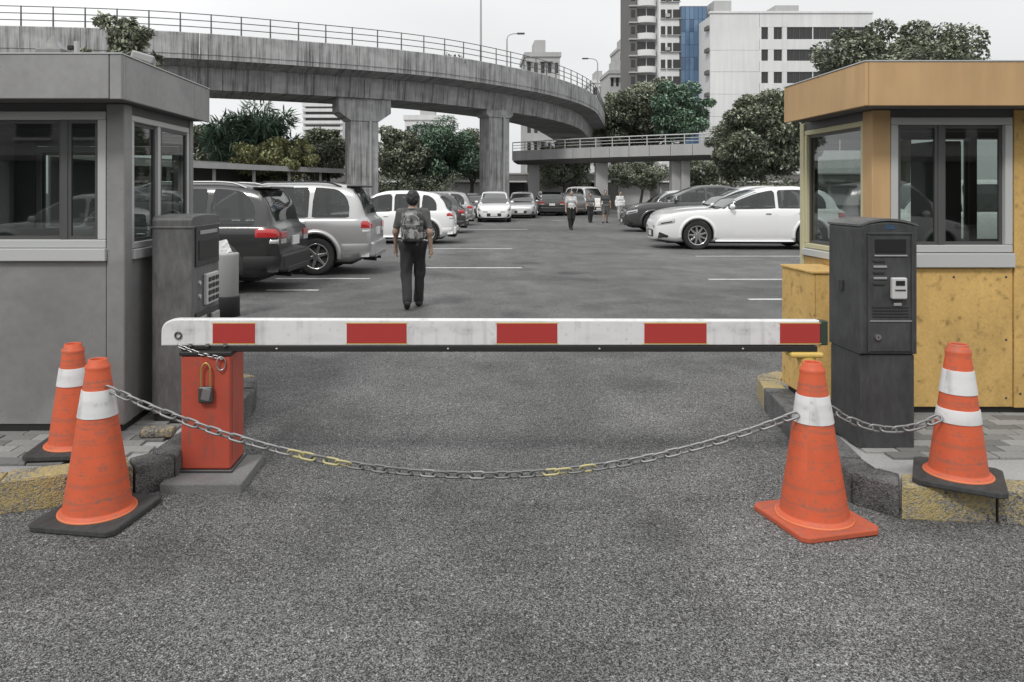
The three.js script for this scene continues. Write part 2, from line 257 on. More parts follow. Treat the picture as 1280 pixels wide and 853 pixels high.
{ // grey booth: corner x -2.10, front 4.70, back 5.90
  const b = thing('attendant_booth', 'grey metal attendant booth with flat overhanging roof behind the two left cones', 'booth');
  const x1 = -2.10, x0 = -4.2, zf = -4.70, zb = -5.90, top = 2.2, T = .05;
  // base, posts, lower panels
  part(b, 'plinth', box(x0, x1 - .015, XF - .02, XF + .07, zb, zf - .015), mat.black);
  part(b, 'corner_post', box(x1 - .115, x1, XF + .05, top, zf - .115, zf, .012), mat.panelGrey);
  part(b, 'corner_post', box(x1 - .09, x1, XF + .05, top, zb, zb + .07, .008), mat.panelGrey);
  part(b, 'corner_post', box(x0, x0 + .1, XF + .05, top, zf - .1, zf, .008), mat.panelGrey);
  part(b, 'corner_post', box(x0, x0 + .1, XF + .05, top, zb, zb + .1, .008), mat.panelGrey);
  part(b, 'wall_panel', box(x0 + .102, -3.02, XF + .055, 1.22, zf - T, zf - .008, .004), mat.panelGrey);
  part(b, 'wall_panel', box(-3.014, x1 - .118, XF + .055, 1.22, zf - T, zf - .008, .004), mat.panelGrey);
  part(b, 'wall_panel', box(x1 - T, x1 - .008, XF + .055, 1.22, zf - .45, zf - .118, .004), mat.panelGrey);
  part(b, 'wall_panel', box(x1 - T, x1 - .008, XF + .055, 1.22, zb + .072, zf - .456, .004), mat.panelGrey);
  part(b, 'wall_panel', box(x0 + .102, x1 - .092, XF + .055, 1.22, zb + .008, zb + T, .004), mat.panelGrey);
  part(b, 'wall_panel', box(x0 + .008, x0 + T, XF + .055, top, zb + .102, zf - .102, .004), mat.panelGrey);
  part(b, 'sill', box(x0 + .102, x1 - .112, 1.222, 1.30, zf - .07, zf + .022, .006), mat.frameWhite);
  part(b, 'sill', box(x1 - .07, x1 + .016, 1.222, 1.285, zb + .07, zf - .112, .006), mat.alu);
  // windows
  windowUnit(b, 'x', zf - .032, x0 + .102, x1 - .118, 1.302, 2.15, [-3.35, -2.48], mat.frameWhite, .06, .052, mat.aluDark);
  windowUnit(b, 'z', x1 - .032, zb + .072, zf - .118, 1.288, 2.14, [-5.27], mat.alu, .05, .04);
  part(b, 'wall_panel', box(x0 + .102, -3.3, 1.222, 2.14, zb + .008, zb + T, .004), mat.panelGrey); windowUnit(b, 'x', zb + .03, -3.296, x1 - .092, 1.222, 2.0, [-2.75], mat.alu, .05, .045); part(b, 'wall_panel', box(-3.296, x1 - .092, 2.003, 2.14, zb + .008, zb + T, .004), mat.panelGrey);
  part(b, 'header', merge([box(x0 + .1, x1 - .117, 2.152, top, zf - T, zf - .012), box(x1 - T, x1 - .012, 2.142, top, zb + .07, zf - .117), box(x0 + .1, x1 - .09, 2.142, top, zb + .01, zb + T)]), mat.aluDark);
  // roof
  const rf = part(b, 'roof', box(x0 - .1, -2.03, 2.202, 2.43, -5.97, -4.47), mat.roofing);
  const fx1 = -2.005, fz = -4.445;
  part(rf, 'fascia_panel', box(x0 - .13, fx1 - .075, 2.196, 2.455, fz - .024, fz, .005), mat.fasciaGrey);
  part(rf, 'fascia_corner', merge([box(fx1 - .07, fx1 - .001, 2.194, 2.457, fz - .024, fz - .001, .004), box(fx1 - .024, fx1, 2.195, 2.456, fz - .06, fz - .025, .004)]), mat.fasciaGrey);
  part(rf, 'fascia_panel', box(fx1 - .024, fx1 - .001, 2.196, 2.455, -5.66, fz - .065, .005), mat.fasciaGrey);
  part(rf, 'fascia_panel', box(fx1 - .024, fx1 - .001, 2.196, 2.455, -5.99, -5.664, .005), mat.fasciaGrey);
  part(rf, 'roof_trim', merge([box(x0 - .13, fx1 + .004, 2.458, 2.466, fz - .03, fz + .004), box(fx1 - .03, fx1 + .004, 2.458, 2.4655, -5.99, fz - .031)]), mat.alu);
  part(b, 'floor', box(x0 + .06, x1 - .06, XF + .071, XF + .09, zb + .06, zf - .06), mat.interior);
  // inside
  const d = thing('counter', 'dark counter inside the grey booth below its windows', 'counter', [0, XF + .09, 0]);
  part(d, 'counter_top', box(-4.05, -2.2, .82, .86, -5.2, -4.78, .006), mat.aluDark); part(d, 'cabinet', box(-4.0, -3.3, 0, .82, -5.15, -4.8, .006), mat.interior); part(d, 'leg', box(-2.3, -2.24, 0, .82, -5.1, -4.85, .006), mat.aluDark);
  const mo = thing('desk_monitor', 'dark monitor on the counter seen through the grey booth front window', 'monitor', [-2.78, XF + .95, -4.98], .5);
  part(mo, 'screen', box(-.17, .17, .1, .31, -.012, .012, .008), mat.black); part(mo, 'stand', merge([rod([0, 0, -.02], [0, .2, -.02], .016), box(-.09, .09, 0, .012, -.09, .06, .004)]), mat.black);
  const cu = thing('locker', 'tall grey locker standing inside the grey booth', 'locker', [-3.62, XF + .09, -5.62]);
  part(cu, 'body', box(-.2, .2, 0, 1.75, -.16, .16, .01), mat.panelGrey); part(cu, 'door', box(-.19, .19, .04, 1.72, .161, .175, .005), mat.panelGrey); part(cu, 'handle', box(.13, .15, .85, .98, .176, .192, .004), mat.steel);
  // things on the roof
  const fl = thing('floodlight', 'small grey floodlight lying on the side edge of the grey booth roof', 'floodlight', [-2.1, 2.466, -4.95], 1.9);
  part(fl, 'housing', box(-.11, .11, .02, .075, -.07, .07, .012), mat.galv, null, [.25, 0, 0]); part(fl, 'lens', box(-.09, .09, .076, .08, -.05, .05, .001), mat.screen, null, [.25, 0, 0]); part(fl, 'bracket', box(-.13, .13, 0, .018, -.02, .02, .004), mat.steelDark);
  const um = thing('roof_mast', 'short white mast standing on the grey booth roof', 'mast', [-2.42, 2.43, -4.75]);
  part(um, 'pole', rod([0, 0, 0], [0, .16, 0], .018), mat.frameWhite); for (const y of [.03, .11]) part(um, 'clamp', box(-.055, -.02, y, y + .025, -.015, .015, .003), mat.black); 
  const bx = thing('junction_box', 'pointed grey metal box on the grey booth roof beside the white mast', 'metal box', [-2.56, 2.43, -4.75]);
  part(bx, 'case', box(-.09, .07, 0, .11, -.06, .06, .006), mat.panelGrey); part(bx, 'cap', new THREE.ConeGeometry(.08, .1, 4), mat.panelGrey, [.0, .16, 0], [0, Math.PI / 4, 0]);
}
{ // yellow booth: corner x 2.73, front 5.08, back 6.15
  const b = thing('attendant_booth', 'ochre yellow attendant booth with tan fascia behind the dark ticket machine', 'booth');
  const x0 = 2.73, x1 = 5.0, zf = -5.08, zb = -6.18, top = 2.2, T = .05;
  part(b, 'plinth', box(x0 + .02, x1, XF - .02, XF + .06, zb, zf - .03), mat.black);
  part(b, 'corner_post', box(x0, x0 + .125, XF + .05, top, zf - .125, zf, .008), mat.fasciaTan);
  part(b, 'corner_post', box(x0, x0 + .06, XF + .05, top, zb, zb + .07, .008), mat.frameYellow);
  part(b, 'corner_post', box(3.68, 3.82, XF + .05, top, zf - .1, zf + .002, .006), mat.panelYellow);
  part(b, 'corner_post', box(x1 - .1, x1, XF + .05, top, zb, zb + .1, .006), mat.panelYellow);
  part(b, 'wall_panel', box(x0 + .128, 3.674, XF + .055, 1.14, zf - T, zf - .006, .004), mat.panelYellow);
  part(b, 'wall_panel', box(3.826, x1, XF + .055, top, zf - T, zf - .006, .004), mat.panelYellow);
  part(b, 'wall_panel', box(x0 + .008, x0 + T, XF + .055, 1.14, zb + .072, zf - .128, .004), mat.panelYellow);
  part(b, 'wall_panel', box(x0 + .062, x1 - .102, XF + .055, 1.2, zb + .008, zb + T, .004), mat.panelYellow);
  part(b, 'wall_panel', box(x1 - T, x1 - .008, XF + .055, top, zb + .102, zf - T - .004, .004), mat.panelYellow);
  for (const [sx, sy] of [[2.92, .27], [2.92, .66], [2.92, 1.08], [3.28, 1.08], [3.63, 1.08], [3.63, .66], [3.63, .27], [3.28, .27], [3.72, .3], [3.78, .3], [3.75, 1.1]]) part(b, 'screw', new THREE.SphereGeometry(.009, 8, 4).rotateX(Math.PI / 2).scale(1, 1, .5), mat.steelDark, [sx, sy, zf + (sx > 3.67 ? .002 : -.006)]);
  part(b, 'sill', box(x0 + .128, 3.674, 1.145, 1.24, zf - .07, zf + .025, .006), mat.frameWhite);
  part(b, 'sill', box(x0 - .016, x0 + .07, 1.145, 1.2, zb + .07, zf - .128, .006), mat.frameWhite);
  windowUnit(b, 'x', zf - .032, x0 + .128, 3.674, 1.244, 2.15, [3.2], mat.frameWhite, .06, .05, mat.aluDark);
  windowUnit(b, 'z', x0 + .032, zb + .072, zf - .128, 1.204, 2.14, [], mat.frameYellow, .05, .038);
  windowUnit(b, 'x', zb + .03, x0 + .062, x1 - .102, 1.204, 2.14, [3.4, 4.1], mat.aluDark, .05, .045);
  part(b, 'header', merge([box(x0 + .127, 3.678, 2.152, top, zf - T, zf - .012), box(x0 + .012, x0 + T, 2.142, top, zb + .07, zf - .127), box(x0 + .062, x1 - .1, 2.142, top, zb + .01, zb + T)]), mat.aluDark);
  const fx = 2.545, fz = -4.82, rf = part(b, 'roof', box(fx + .03, x1 + .1, 2.203, 2.44, -6.02, fz - .03), mat.roofing);
  part(rf, 'fascia_panel', box(fx + .026, 3.9, 2.198, 2.475, fz - .024, fz, .004), mat.fasciaTan);
  part(rf, 'fascia_panel', box(3.906, x1 + .1, 2.198, 2.475, fz - .024, fz, .004), mat.fasciaTan);
  part(rf, 'fascia_panel', box(fx, fx + .024, 2.198, 2.475, -5.45, fz, .004), mat.fasciaTan);
  part(rf, 'fascia_panel', box(fx, fx + .024, 2.198, 2.475, -6.04, -5.455, .004), mat.fasciaTan);
  part(rf, 'roof_trim', merge([box(fx - .004, x1 + .1, 2.478, 2.486, fz - .03, fz + .004), box(fx - .004, fx + .03, 2.478, 2.4855, -6.04, fz - .031)]), mat.alu);
  part(b, 'floor', box(x0 + .06, x1 - .06, XF + .061, XF + .08, zb + .06, zf - .06), mat.interior);
  // side cabinet
  const c = thing('side_cabinet', 'low yellow plywood cabinet against the side of the yellow booth', 'cabinet', [0, XF, 0]);
  part(c, 'plinth', box(2.46, 2.715, 0, .05, -5.76, -5.3), mat.black);
  part(c, 'front_panel', box(2.44, 2.722, .05, .925, -5.29, -5.27, .004), mat.panelYellow);
  part(c, 'side_panel', box(2.42, 2.438, .05, .925, -5.52, -5.27, .004), mat.panelYellow);
  part(c, 'side_panel', box(2.42, 2.438, .05, .925, -5.78, -5.524, .004), mat.panelYellow);
  part(c, 'back_panel', box(2.44, 2.722, .05, .925, -5.78, -5.76, .004), mat.panelYellow);
  part(c, 'cabinet_top', box(2.41, 2.722, .928, .945, -5.79, -5.258, .004), mat.panelYellow);
  const d = thing('counter', 'dark counter inside the yellow booth below its windows', 'counter', [0, XF + .08, 0]);
  part(d, 'counter_top', box(2.84, 4.6, .82, .86, -5.55, -5.16, .006), mat.aluDark); part(d, 'cabinet', box(3.9, 4.5, 0, .82, -5.5, -5.18, .006), mat.interior); part(d, 'leg', box(2.9, 2.96, 0, .82, -5.5, -5.2, .006), mat.aluDark);
  const o = thing('locker', 'tall locker standing inside the yellow booth', 'locker', [3.66, XF + .08, -5.9]);
  part(o, 'body', box(-.1, .1, 0, 1.8, -.16, .16, .01), mat.interior); part(o, 'door', box(-.09, .09, .04, 1.77, .161, .175, .005), mat.interior); part(o, 'handle', box(.05, .07, .85, .98, .176, .192, .004), mat.steel);
}
// ---------------------------------------------------------------- ticket machines
{ // left: plain side to the street, panel to the lane (+x)
  const k = thing('payment_machine', 'mid grey payment machine with keypad panel beside the grey booth', 'payment machine', [-1.885, KH - .012, -5.17]);
  const w = .13, d = .27, H = 1.33;
  part(k, 'plinth', box(-w + .012, w - .012, 0, .06, -d + .012, d - .012), mat.black);
  const s = new THREE.Shape(); s.moveTo(-d, .06); s.lineTo(d, .06); s.lineTo(d, H - .03); s.quadraticCurveTo(d, H, d - .04, H + .004); s.quadraticCurveTo(0, H + .022, -d + .04, H + .004); s.quadraticCurveTo(-d, H, -d, H - .03); s.closePath();
  const bg = new THREE.ExtrudeGeometry(s, { depth: 2 * w - .02, bevelEnabled: true, bevelSize: .008, bevelThickness: .01, bevelOffset: -.008, bevelSegments: 2, curveSegments: 8 }); bg.rotateY(-Math.PI / 2); bg.translate(w - .01, 0, 0);
  part(k, 'housing', metricUV(bg), mat.kioskGrey);
  part(k, 'top_cover', box(-w - .006, w + .006, H - .075, H - .06, -d - .006, d + .006, .004), mat.kioskGrey);
  const X = w;
  part(k, 'screen_bezel', box(X, X + .012, 1.0, 1.27, -.24, .22, .006), mat.kioskPanel); part(k, 'screen', box(X + .0125, X + .016, 1.04, 1.17, -.2, .18, .001), mat.screen); part(k, 'display_strip', box(X + .0125, X + .018, 1.21, 1.235, -.18, .16, .002), mat.galv);
  const kp = part(k, 'keypad', box(X, X + .028, .73, .94, -.18, .06, .008), mat.keypad);
  for (let i = 0; i < 3; i++) for (let j = 0; j < 4; j++) part(kp, 'key', box(X + .029, X + .036, .75 + j * .045, .78 + j * .045, -.165 + i * .075, -.115 + i * .075, .003), mat.kioskPanel);
  for (let j = 0; j < 2; j++) part(k, 'indicator', new THREE.CylinderGeometry(.014, .014, .012, 12).rotateZ(Math.PI / 2), mat.keypad, [X + .006, .8 + j * .09, .14]);
  part(k, 'slot_panel', box(X, X + .01, .5, .7, -.24, .22, .004), mat.kioskPanel); for (let j = 0; j < 4; j++) part(k, 'slot', box(X + .0105, X + .02, .53 + j * .04, .545 + j * .04, .04, .2, .002), mat.galv);
  part(k, 'ticket_mouth', box(X + .0105, X + .03, .47, .66, -.2, -.05, .005), mat.galv);
}
{ // right: panel to the street
  const k = thing('ticket_machine', 'tall dark charcoal ticket machine in front of the yellow booth', 'ticket machine', [2.455, KH - .012, -4.58]);
  const w = .165, d = .19, H = 1.30;
  part(k, 'pedestal', box(-w + .006, w - .006, 0, .55, -d + .01, d - .014, .012), mat.kioskDark);
  const s = new THREE.Shape(); s.moveTo(-w, .55); s.lineTo(w, .55); s.lineTo(w, H - .03); s.quadraticCurveTo(w, H - .006, w - .03, H); s.quadraticCurveTo(0, H + .03, -w + .03, H); s.quadraticCurveTo(-w, H - .006, -w, H - .03); s.closePath();
  const bg = new THREE.ExtrudeGeometry(s, { depth: 2 * d - .02, bevelEnabled: true, bevelSize: .008, bevelThickness: .01, bevelOffset: -.008, bevelSegments: 2, curveSegments: 10 }); bg.translate(0, .003, -d + .01);
  part(k, 'housing', metricUV(bg), mat.kioskDark);
  part(k, 'top_cap', (() => { const t = new THREE.Shape(); t.moveTo(-w - .004, H - .02); t.quadraticCurveTo(0, H + .045, w + .004, H - .02); t.lineTo(w + .004, H - .008); t.quadraticCurveTo(0, H + .06, -w - .004, H - .008); t.closePath(); const g = new THREE.ExtrudeGeometry(t, { depth: 2 * d + .008, bevelEnabled: false, curveSegments: 12 }); g.translate(0, .012, -d - .004); return metricUV(g); })(), mat.kioskGrey);
  const Z = d; // door panel with its fittings
  const dp = part(k, 'door_panel', box(-.115, .125, .57, 1.245, Z, Z + .008, .004), mat.kioskDark);
  part(dp, 'door_frame', merge([box(-.125, .135, 1.245, 1.257, Z, Z + .014, .003), box(-.125, -.115, .565, 1.244, Z, Z + .014, .003), box(.125, .135, .565, 1.244, Z, Z + .014, .003)]), mat.kioskDark);
  part(k, 'display', box(-.085, .095, 1.14, 1.22, Z + .0085, Z + .013, .002), mat.screen); part(dp, 'display_rail', box(-.09, .1, 1.12, 1.128, Z + .0085, Z + .016, .002), mat.galv);
  for (let j = 0; j < 5; j++) part(k, 'button', box(-.095, -.03 + (j % 2) * .012, .955 + j * .033, .968 + j * .033, Z + .0085, Z + .016, .002), j % 2 ? mat.galv : mat.kioskPanel);
  const cr = part(k, 'card_reader', box(0, .088, .875, 1.0, Z + .0085, Z + .04, .01), mat.keypad); part(cr, 'reader_window', box(.018, .07, .955, .983, Z + .0405, Z + .043, .001), mat.screen); part(cr, 'reader_slot', box(.014, .074, .925, .933, Z + .0405, Z + .044, .001), mat.kioskPanel);
  part(k, 'coin_tray', box(.02, .065, .835, .853, Z + .0085, Z + .02, .003), mat.galv); part(k, 'blue_sticker', box(-.02, .035, 1.275, 1.30, Z + .0002, Z + .0025), M([.03, .07, .12], .5));
  for (let j = 0; j < 4; j++) part(k, 'vent_slat', box(-.1, .11, .77 + j * .018, .778 + j * .018, Z + .0085, Z + .013, .001), mat.kioskPanel);
  part(dp, 'door_seam', box(-.124, .134, .744, .75, Z + .0085, Z + .013, .001), mat.galv);
  const lk = part(k, 'lock', new THREE.CylinderGeometry(.017, .017, .012, 20).rotateX(Math.PI / 2), mat.steel, [-.07, .655, Z + .014]); part(lk, 'keyhole', box(-.002, .002, -.007, .007, .0062, .008), mat.black);
  part(k, 'key_slot', box(-.175, -.168, .9, .96, -.05, .0, .002), mat.kioskPanel);
}
// ---------------------------------------------------------------- barrier
{
  const p = thing('barrier_post', 'orange red steel barrier post on a concrete slab at the arm left end', 'barrier post', [-1.475, 0, -4.47]);
  part(p, 'slab', box(-.195, .255, -.01, .05, -.16, .31, .008), mat.slab);
  part(p, 'base_flange', box(-.15, .155, .05, .066, -.15, .15, .004), mat.steelDark);
  part(p, 'column', box(-.142, .142, .064, .715, -.135, .135, .014), mat.red);
  part(p, 'top_plate', box(-.15, .15, .714, .738, -.143, .143, .006), mat.black);
  part(p, 'hinge_bracket', merge([box(-.15, .15, .739, .762, -.1, .09, .006), box(-.16, -.135, .735, .80, .04, .085, .004)]), mat.black);
  for (const x of [-.1, .0, .1]) part(p, 'bolt', new THREE.CylinderGeometry(.011, .011, .016, 6), mat.steel, [x, .77, .1]);
  part(p, 'door_seam', box(.132, .1325 + .011, .11, .69, .1, .104, .001), mat.steelDark);
}
{
  const Z = 4.40, a = thing('boom_barrier', 'white barrier arm with red reflective bands lowered across the driveway', 'barrier arm', [0, 0, -Z]);
  const X = (px) => (px - CX) * (Z - .035) / F, y0 = .762, y1 = .908, xl = X(200), xr = X(1037);
  const s = new THREE.Shape(); s.moveTo(xl, y0); s.lineTo(xr - .05, y0 + .004); s.lineTo(xr - .05, y1); s.lineTo(xl + .09, y1 + .008); s.quadraticCurveTo(xl, y1 + .004, xl, y1 - .07); s.closePath();
  const g = new THREE.ExtrudeGeometry(s, { depth: .05, bevelEnabled: true, bevelSize: .008, bevelThickness: .01, bevelOffset: -.008, bevelSegments: 3, curveSegments: 10 }); g.translate(0, 0, -.035);
  part(a, 'beam', metricUV(g), mat.white);
  part(a, 'rubber_edge', box(xl + .26, xr - .06, .727, .761, -.03, .02, .006), mat.black);
  part(a, 'end_cap', box(xr - .05, xr, y0 + .002, y1 - .002, -.042, .022, .008), M([.03, .05, .035], .5));
  for (const [p0, p1] of [[265, 318], [433, 508], [621, 697], [806, 884], [976, 1026]]) {
    const f = part(a, 'red_band', box(X(p0), X(p1), .778, .892, .0252, .0272, .0008), mat.redFilm);
    part(f, 'band_border', merge([box(X(p0) - .008, X(p1) + .008, .8925, .897, .0252, .0262), box(X(p0) - .008, X(p1) + .008, .773, .7775, .0252, .0262)]), mat.yellowEdge);
  }
  for (const px of [345, 560, 750, 930]) part(a, 'rivet', new THREE.SphereGeometry(.008, 10, 5), mat.steel, [X(px), .745, .021]);
  part(a, 'eyelet', new THREE.TorusGeometry(.018, .005, 8, 18), mat.steelDark, [X(222), y0 + .012 + .05, .03]);
}
{
  const r = thing('arm_rest', 'yellow steel T-shaped rest post under the arm right end behind the cone', 'rest post', [1.985, 0, -4.41]);
  part(r, 'pole', rod([0, .01, 0], [0, .70, 0], .044, .044, 20), mat.yellowPost); part(r, 'foot_plate', new THREE.CylinderGeometry(.055, .055, .012, 24), mat.yellowPost, [0, .006, 0]);
  part(r, 'cradle', box(-.105, .085, .694, .726, -.05, .05, .014), mat.yellowPost); part(r, 'collar', new THREE.CylinderGeometry(.05, .05, .02, 20), mat.yellowPost, [0, .684, 0]);
}
// ---------------------------------------------------------------- cones
function cone(label, px, py, y0, H, rb, turn, bands, baseMat, baseW, tilt = 0) {
  const Z = F * (EYE - y0) / (py - CY), p = at(px, py, Z), c = thing('traffic_cone', label, 'traffic cone', [p.x, y0, p.z], turn, 'orange traffic cones');
  const rt = .05, h0 = .045, R = (y) => lerp(rb, rt, (y - h0) / (H - h0)), b = baseW / 2, q = .03;
  const s = new THREE.Shape(); s.moveTo(-b + q, -b); s.lineTo(b - q, -b); s.lineTo(b, -b + q); s.lineTo(b, b - q); s.lineTo(b - q, b); s.lineTo(-b + q, b); s.lineTo(-b, b - q); s.lineTo(-b, -b + q); s.closePath();
  const bg = new THREE.ExtrudeGeometry(s, { depth: .018, bevelEnabled: true, bevelSize: .012, bevelThickness: .008, bevelOffset: -.012, bevelSegments: 2 }); bg.rotateX(-Math.PI / 2); bg.translate(0, .008, 0);
  part(c, 'base', metricUV(bg), baseMat);
  const lip = .012; c.rotation.z = tilt;
  part(c, 'cone_body', metricUV(lathe([[rb + lip, .03], [rb + lip + .006, .036], [rb + lip + .004, .046], [rb + .003, .052], [rb - .002, .06], [R(.2), .2], [R(.4), .4], [R(H - .06), H - .06], [R(H - .04) + .004, H - .045], [R(H - .04) + .004, H - .03], [R(H - .02) - .004, H - .026], [rt - .004, H - .002], [rt - .012, H], [rt - .016, H - .004], [rt - .018, H - .06], [.001, H - .062]], 48)), mat.orange);
  for (const [a0, a1] of bands) part(c, 'reflective_band', metricUV(lathe([[R(a0) - .001, a0], [R(a0) + .004, a0 + .002], [R(a1) + .004, a1 - .002], [R(a1) - .001, a1]], 48)), mat.collar);
  part(c, 'rim_ring', lathe([[rb + lip + .004, .029], [rb + lip + .012, .033], [rb + lip + .01, .04], [rb + lip + .003, .043]], 48), M([.6, .17, .07], .6));
  return c;
}
cone('foreground orange cone with black base left of the red barrier post', 122, 645, 0, .80, .165, -.16, [[.515, .65]], mat.rubber, .46);
cone('orange cone with black base against the grey booth wall', 91, 562, KH, .61, .13, .1, [[.375, .475]], mat.rubber, .4);
cone('orange cone on an orange square base in front of the yellow rest post', 1018, 652, 0, .80, .162, .22, [[.505, .64]], mat.orangeBase, .43, .015);
cone('orange cone with two white bands and black base on the right kerb', 1198, 600, KH, .70, .135, -.55, [[.305, .375], [.45, .57]], mat.rubber, .40);
// ---------------------------------------------------------------- chains and padlock
const linkGeo = (() => { const r = .0105, l = .016, pts = []; for (let i = 0; i < 20; i++) { const t = i / 20 * Math.PI * 2, c = Math.cos(t), s = Math.sin(t); pts.push(new THREE.Vector3(c * (r + .003) + Math.sign(c) * l, s * (r + .003), 0)); } return new THREE.TubeGeometry(new THREE.CatmullRomCurve3(pts, true), 28, .0047, 6, true); })();
function chain(name, label, pts, sc, paint) {
  const c = thing(name, label, 'chain'), cv = new THREE.CatmullRomCurve3(pts.map(p => new THREE.Vector3(...p)), false, 'centripetal'), L = cv.getLength(), pitch = .0455 * sc, n = Math.round(L / pitch), r = rng(n);
  for (let i = 0; i < n; i++) {
    const u = (i + .5) / n, p = cv.getPointAt(u), t = cv.getTangentAt(u), m = part(c, 'chain_link', linkGeo, paint(u, i), [p.x, p.y, p.z]);
    m.quaternion.setFromUnitVectors(new THREE.Vector3(1, 0, 0), t); m.rotateX((i % 2 ? Math.PI / 2 : 0) + .5 + (r() - .5) * .3); m.scale.setScalar(sc);
  }
}
function sag(a, b, low, n = 24) {                          // parabola between two ends through a lowest height
  const A = a.y - low, B = b.y - low, t0 = Math.sqrt(A) / (Math.sqrt(A) + Math.sqrt(B)), out = [];
  for (let i = 0; i <= n; i++) { const t = i / n, y = t < t0 ? A * ((t0 - t) / t0) ** 2 : B * ((t - t0) / (1 - t0)) ** 2; out.push([lerp(a.x, b.x, t), low + y, lerp(a.z, b.z, t)]); } return out;
}
{
  const cl = at(122, 645, F * EYE / 405), cr = at(1018, 652, F * EYE / 412);
  const a = new THREE.Vector3(cl.x + .062, .66, cl.z + .035), b = new THREE.Vector3(cr.x - .1, .545, cr.z + .03);
  chain('barrier_chain', 'long steel chain sagging across the driveway between the two front cones', sag(a, b, .232), 1.35, (u, i) => (u > .27 && u < .36 && i % 3) || (u > .62 && u < .70 && i % 3) ? mat.chainYellow : (hash(i, 3, 9) < sstep(.24, .42, u) * sstep(.8, .58, u) * .9) ? mat.chainDark : mat.chainSteel);
  const p = at(1198, 600, F * (EYE - KH) / 360), s = new THREE.Vector3(cr.x + .095, .555, cr.z - .05), e = new THREE.Vector3(p.x - .115, .50, p.z + .03);
  chain('barrier_chain', 'short steel chain hanging between the two right cones before the ticket machine', sag(s, e, .44), 1.35, () => mat.chainSteel);
  const A = at(222, 432, 4.355), B = at(278, 448, 4.325);
  chain('lock_chain', 'short fine chain stretched from the arm left end to the padlock', [A.toArray(), A.clone().lerp(B, .5).add(new THREE.Vector3(0, -.008, .006)).toArray(), B.toArray()], .62, () => mat.steel);
  const ring = tagMesh('chain_ring', new THREE.TorusGeometry(.031, .0045, 8, 28).scale(.8, 1.2, 1), mat.steel, 'oval steel ring hanging beside the padlock on the red post', 'ring', at(276, 455, 4.32).toArray(), .3);
  const k = thing('padlock', 'dark padlock with long brass shackle hanging on the red barrier post', 'padlock', at(257, 492, 4.315).toArray());
  part(k, 'body', box(-.042, .042, -.055, .04, -.014, .014, .012), mat.steelDark); part(k, 'label_plate', box(-.018, .03, -.035, .03, .0142, .0165, .001), mat.steel, null, [0, 0, -.2]);
  part(k, 'shackle', tube([[-.025, .03, 0], [-.026, .1, 0], [-.022, .15, 0], [0, .172, 0], [.022, .15, 0], [.026, .1, 0], [.025, .03, 0]], .0055, 30, 8), mat.brass);
}
{ // loose yellow block and steel bin on the left
  const b = thing('wheel_stop', 'worn yellow block lying at the foot of the grey payment machine', 'wheel stop', [-1.86, KH - .004, -4.62], .1); part(b, 'block', box(-.1, .1, 0, .05, -.05, .05, .016), mat.kerbYellow); part(b, 'foot', box(-.085, .085, -.004, .003, -.04, .04, .001), mat.rubber);
  const c = thing('litter_bin', 'grey metal litter bin with black foot beyond the payment machine', 'bin', [-3.15, 0, -10.1]);
  part(c, 'foot', lathe([[.001, 0], [.165, 0], [.165, .26], [.15, .27], [.001, .27]], 32), mat.black); part(c, 'shell', lathe([[.001, .27], [.148, .272], [.15, .8], [.155, .83], [.14, .84], [.13, .83], [.128, .5], [.001, .5]], 32), mat.galv);
  const nb = thing('newspaper', 'crumpled white paper sticking out of the grey litter bin', 'paper', [-3.23, .82, -10.1]); const pg = new THREE.PlaneGeometry(.22, .2, 6, 6), r = rng(9), pp = pg.attributes.position; for (let i = 0; i < pp.count; i++) pp.setZ(i, (r() - .5) * .05); pg.computeVertexNormals(); part(nb, 'sheet', pg, M(.6, .9), [0, .08, 0], [-.5, .2, .5]); part(nb, 'sheet', pg.clone().scale(.8, .8, 1), M(.5, .9), [.06, .02, .03], [-.8, .4, -.4]);
}
// ---------------------------------------------------------------- cars
function mono(pts) {                                       // smooth interpolation without overshoot
  const n = pts.length, d = [], m = []; for (let i = 0; i < n - 1; i++) d.push((pts[i + 1][1] - pts[i][1]) / (pts[i + 1][0] - pts[i][0]));
  for (let i = 0; i < n; i++) m.push(i === 0 ? d[0] : i === n - 1 ? d[n - 2] : d[i - 1] * d[i] <= 0 ? 0 : 2 * d[i - 1] * d[i] / (d[i - 1] + d[i]));
  return (x) => { if (x <= pts[0][0]) return pts[0][1]; if (x >= pts[n - 1][0]) return pts[n - 1][1]; let i = 0; while (x > pts[i + 1][0]) i++; const h = pts[i + 1][0] - pts[i][0], t = (x - pts[i][0]) / h, t2 = t * t, t3 = t2 * t; return (2 * t3 - 3 * t2 + 1) * pts[i][1] + (t3 - 2 * t2 + t) * h * m[i] + (-2 * t3 + 3 * t2) * pts[i + 1][1] + (t3 - t2) * h * m[i + 1]; };
}
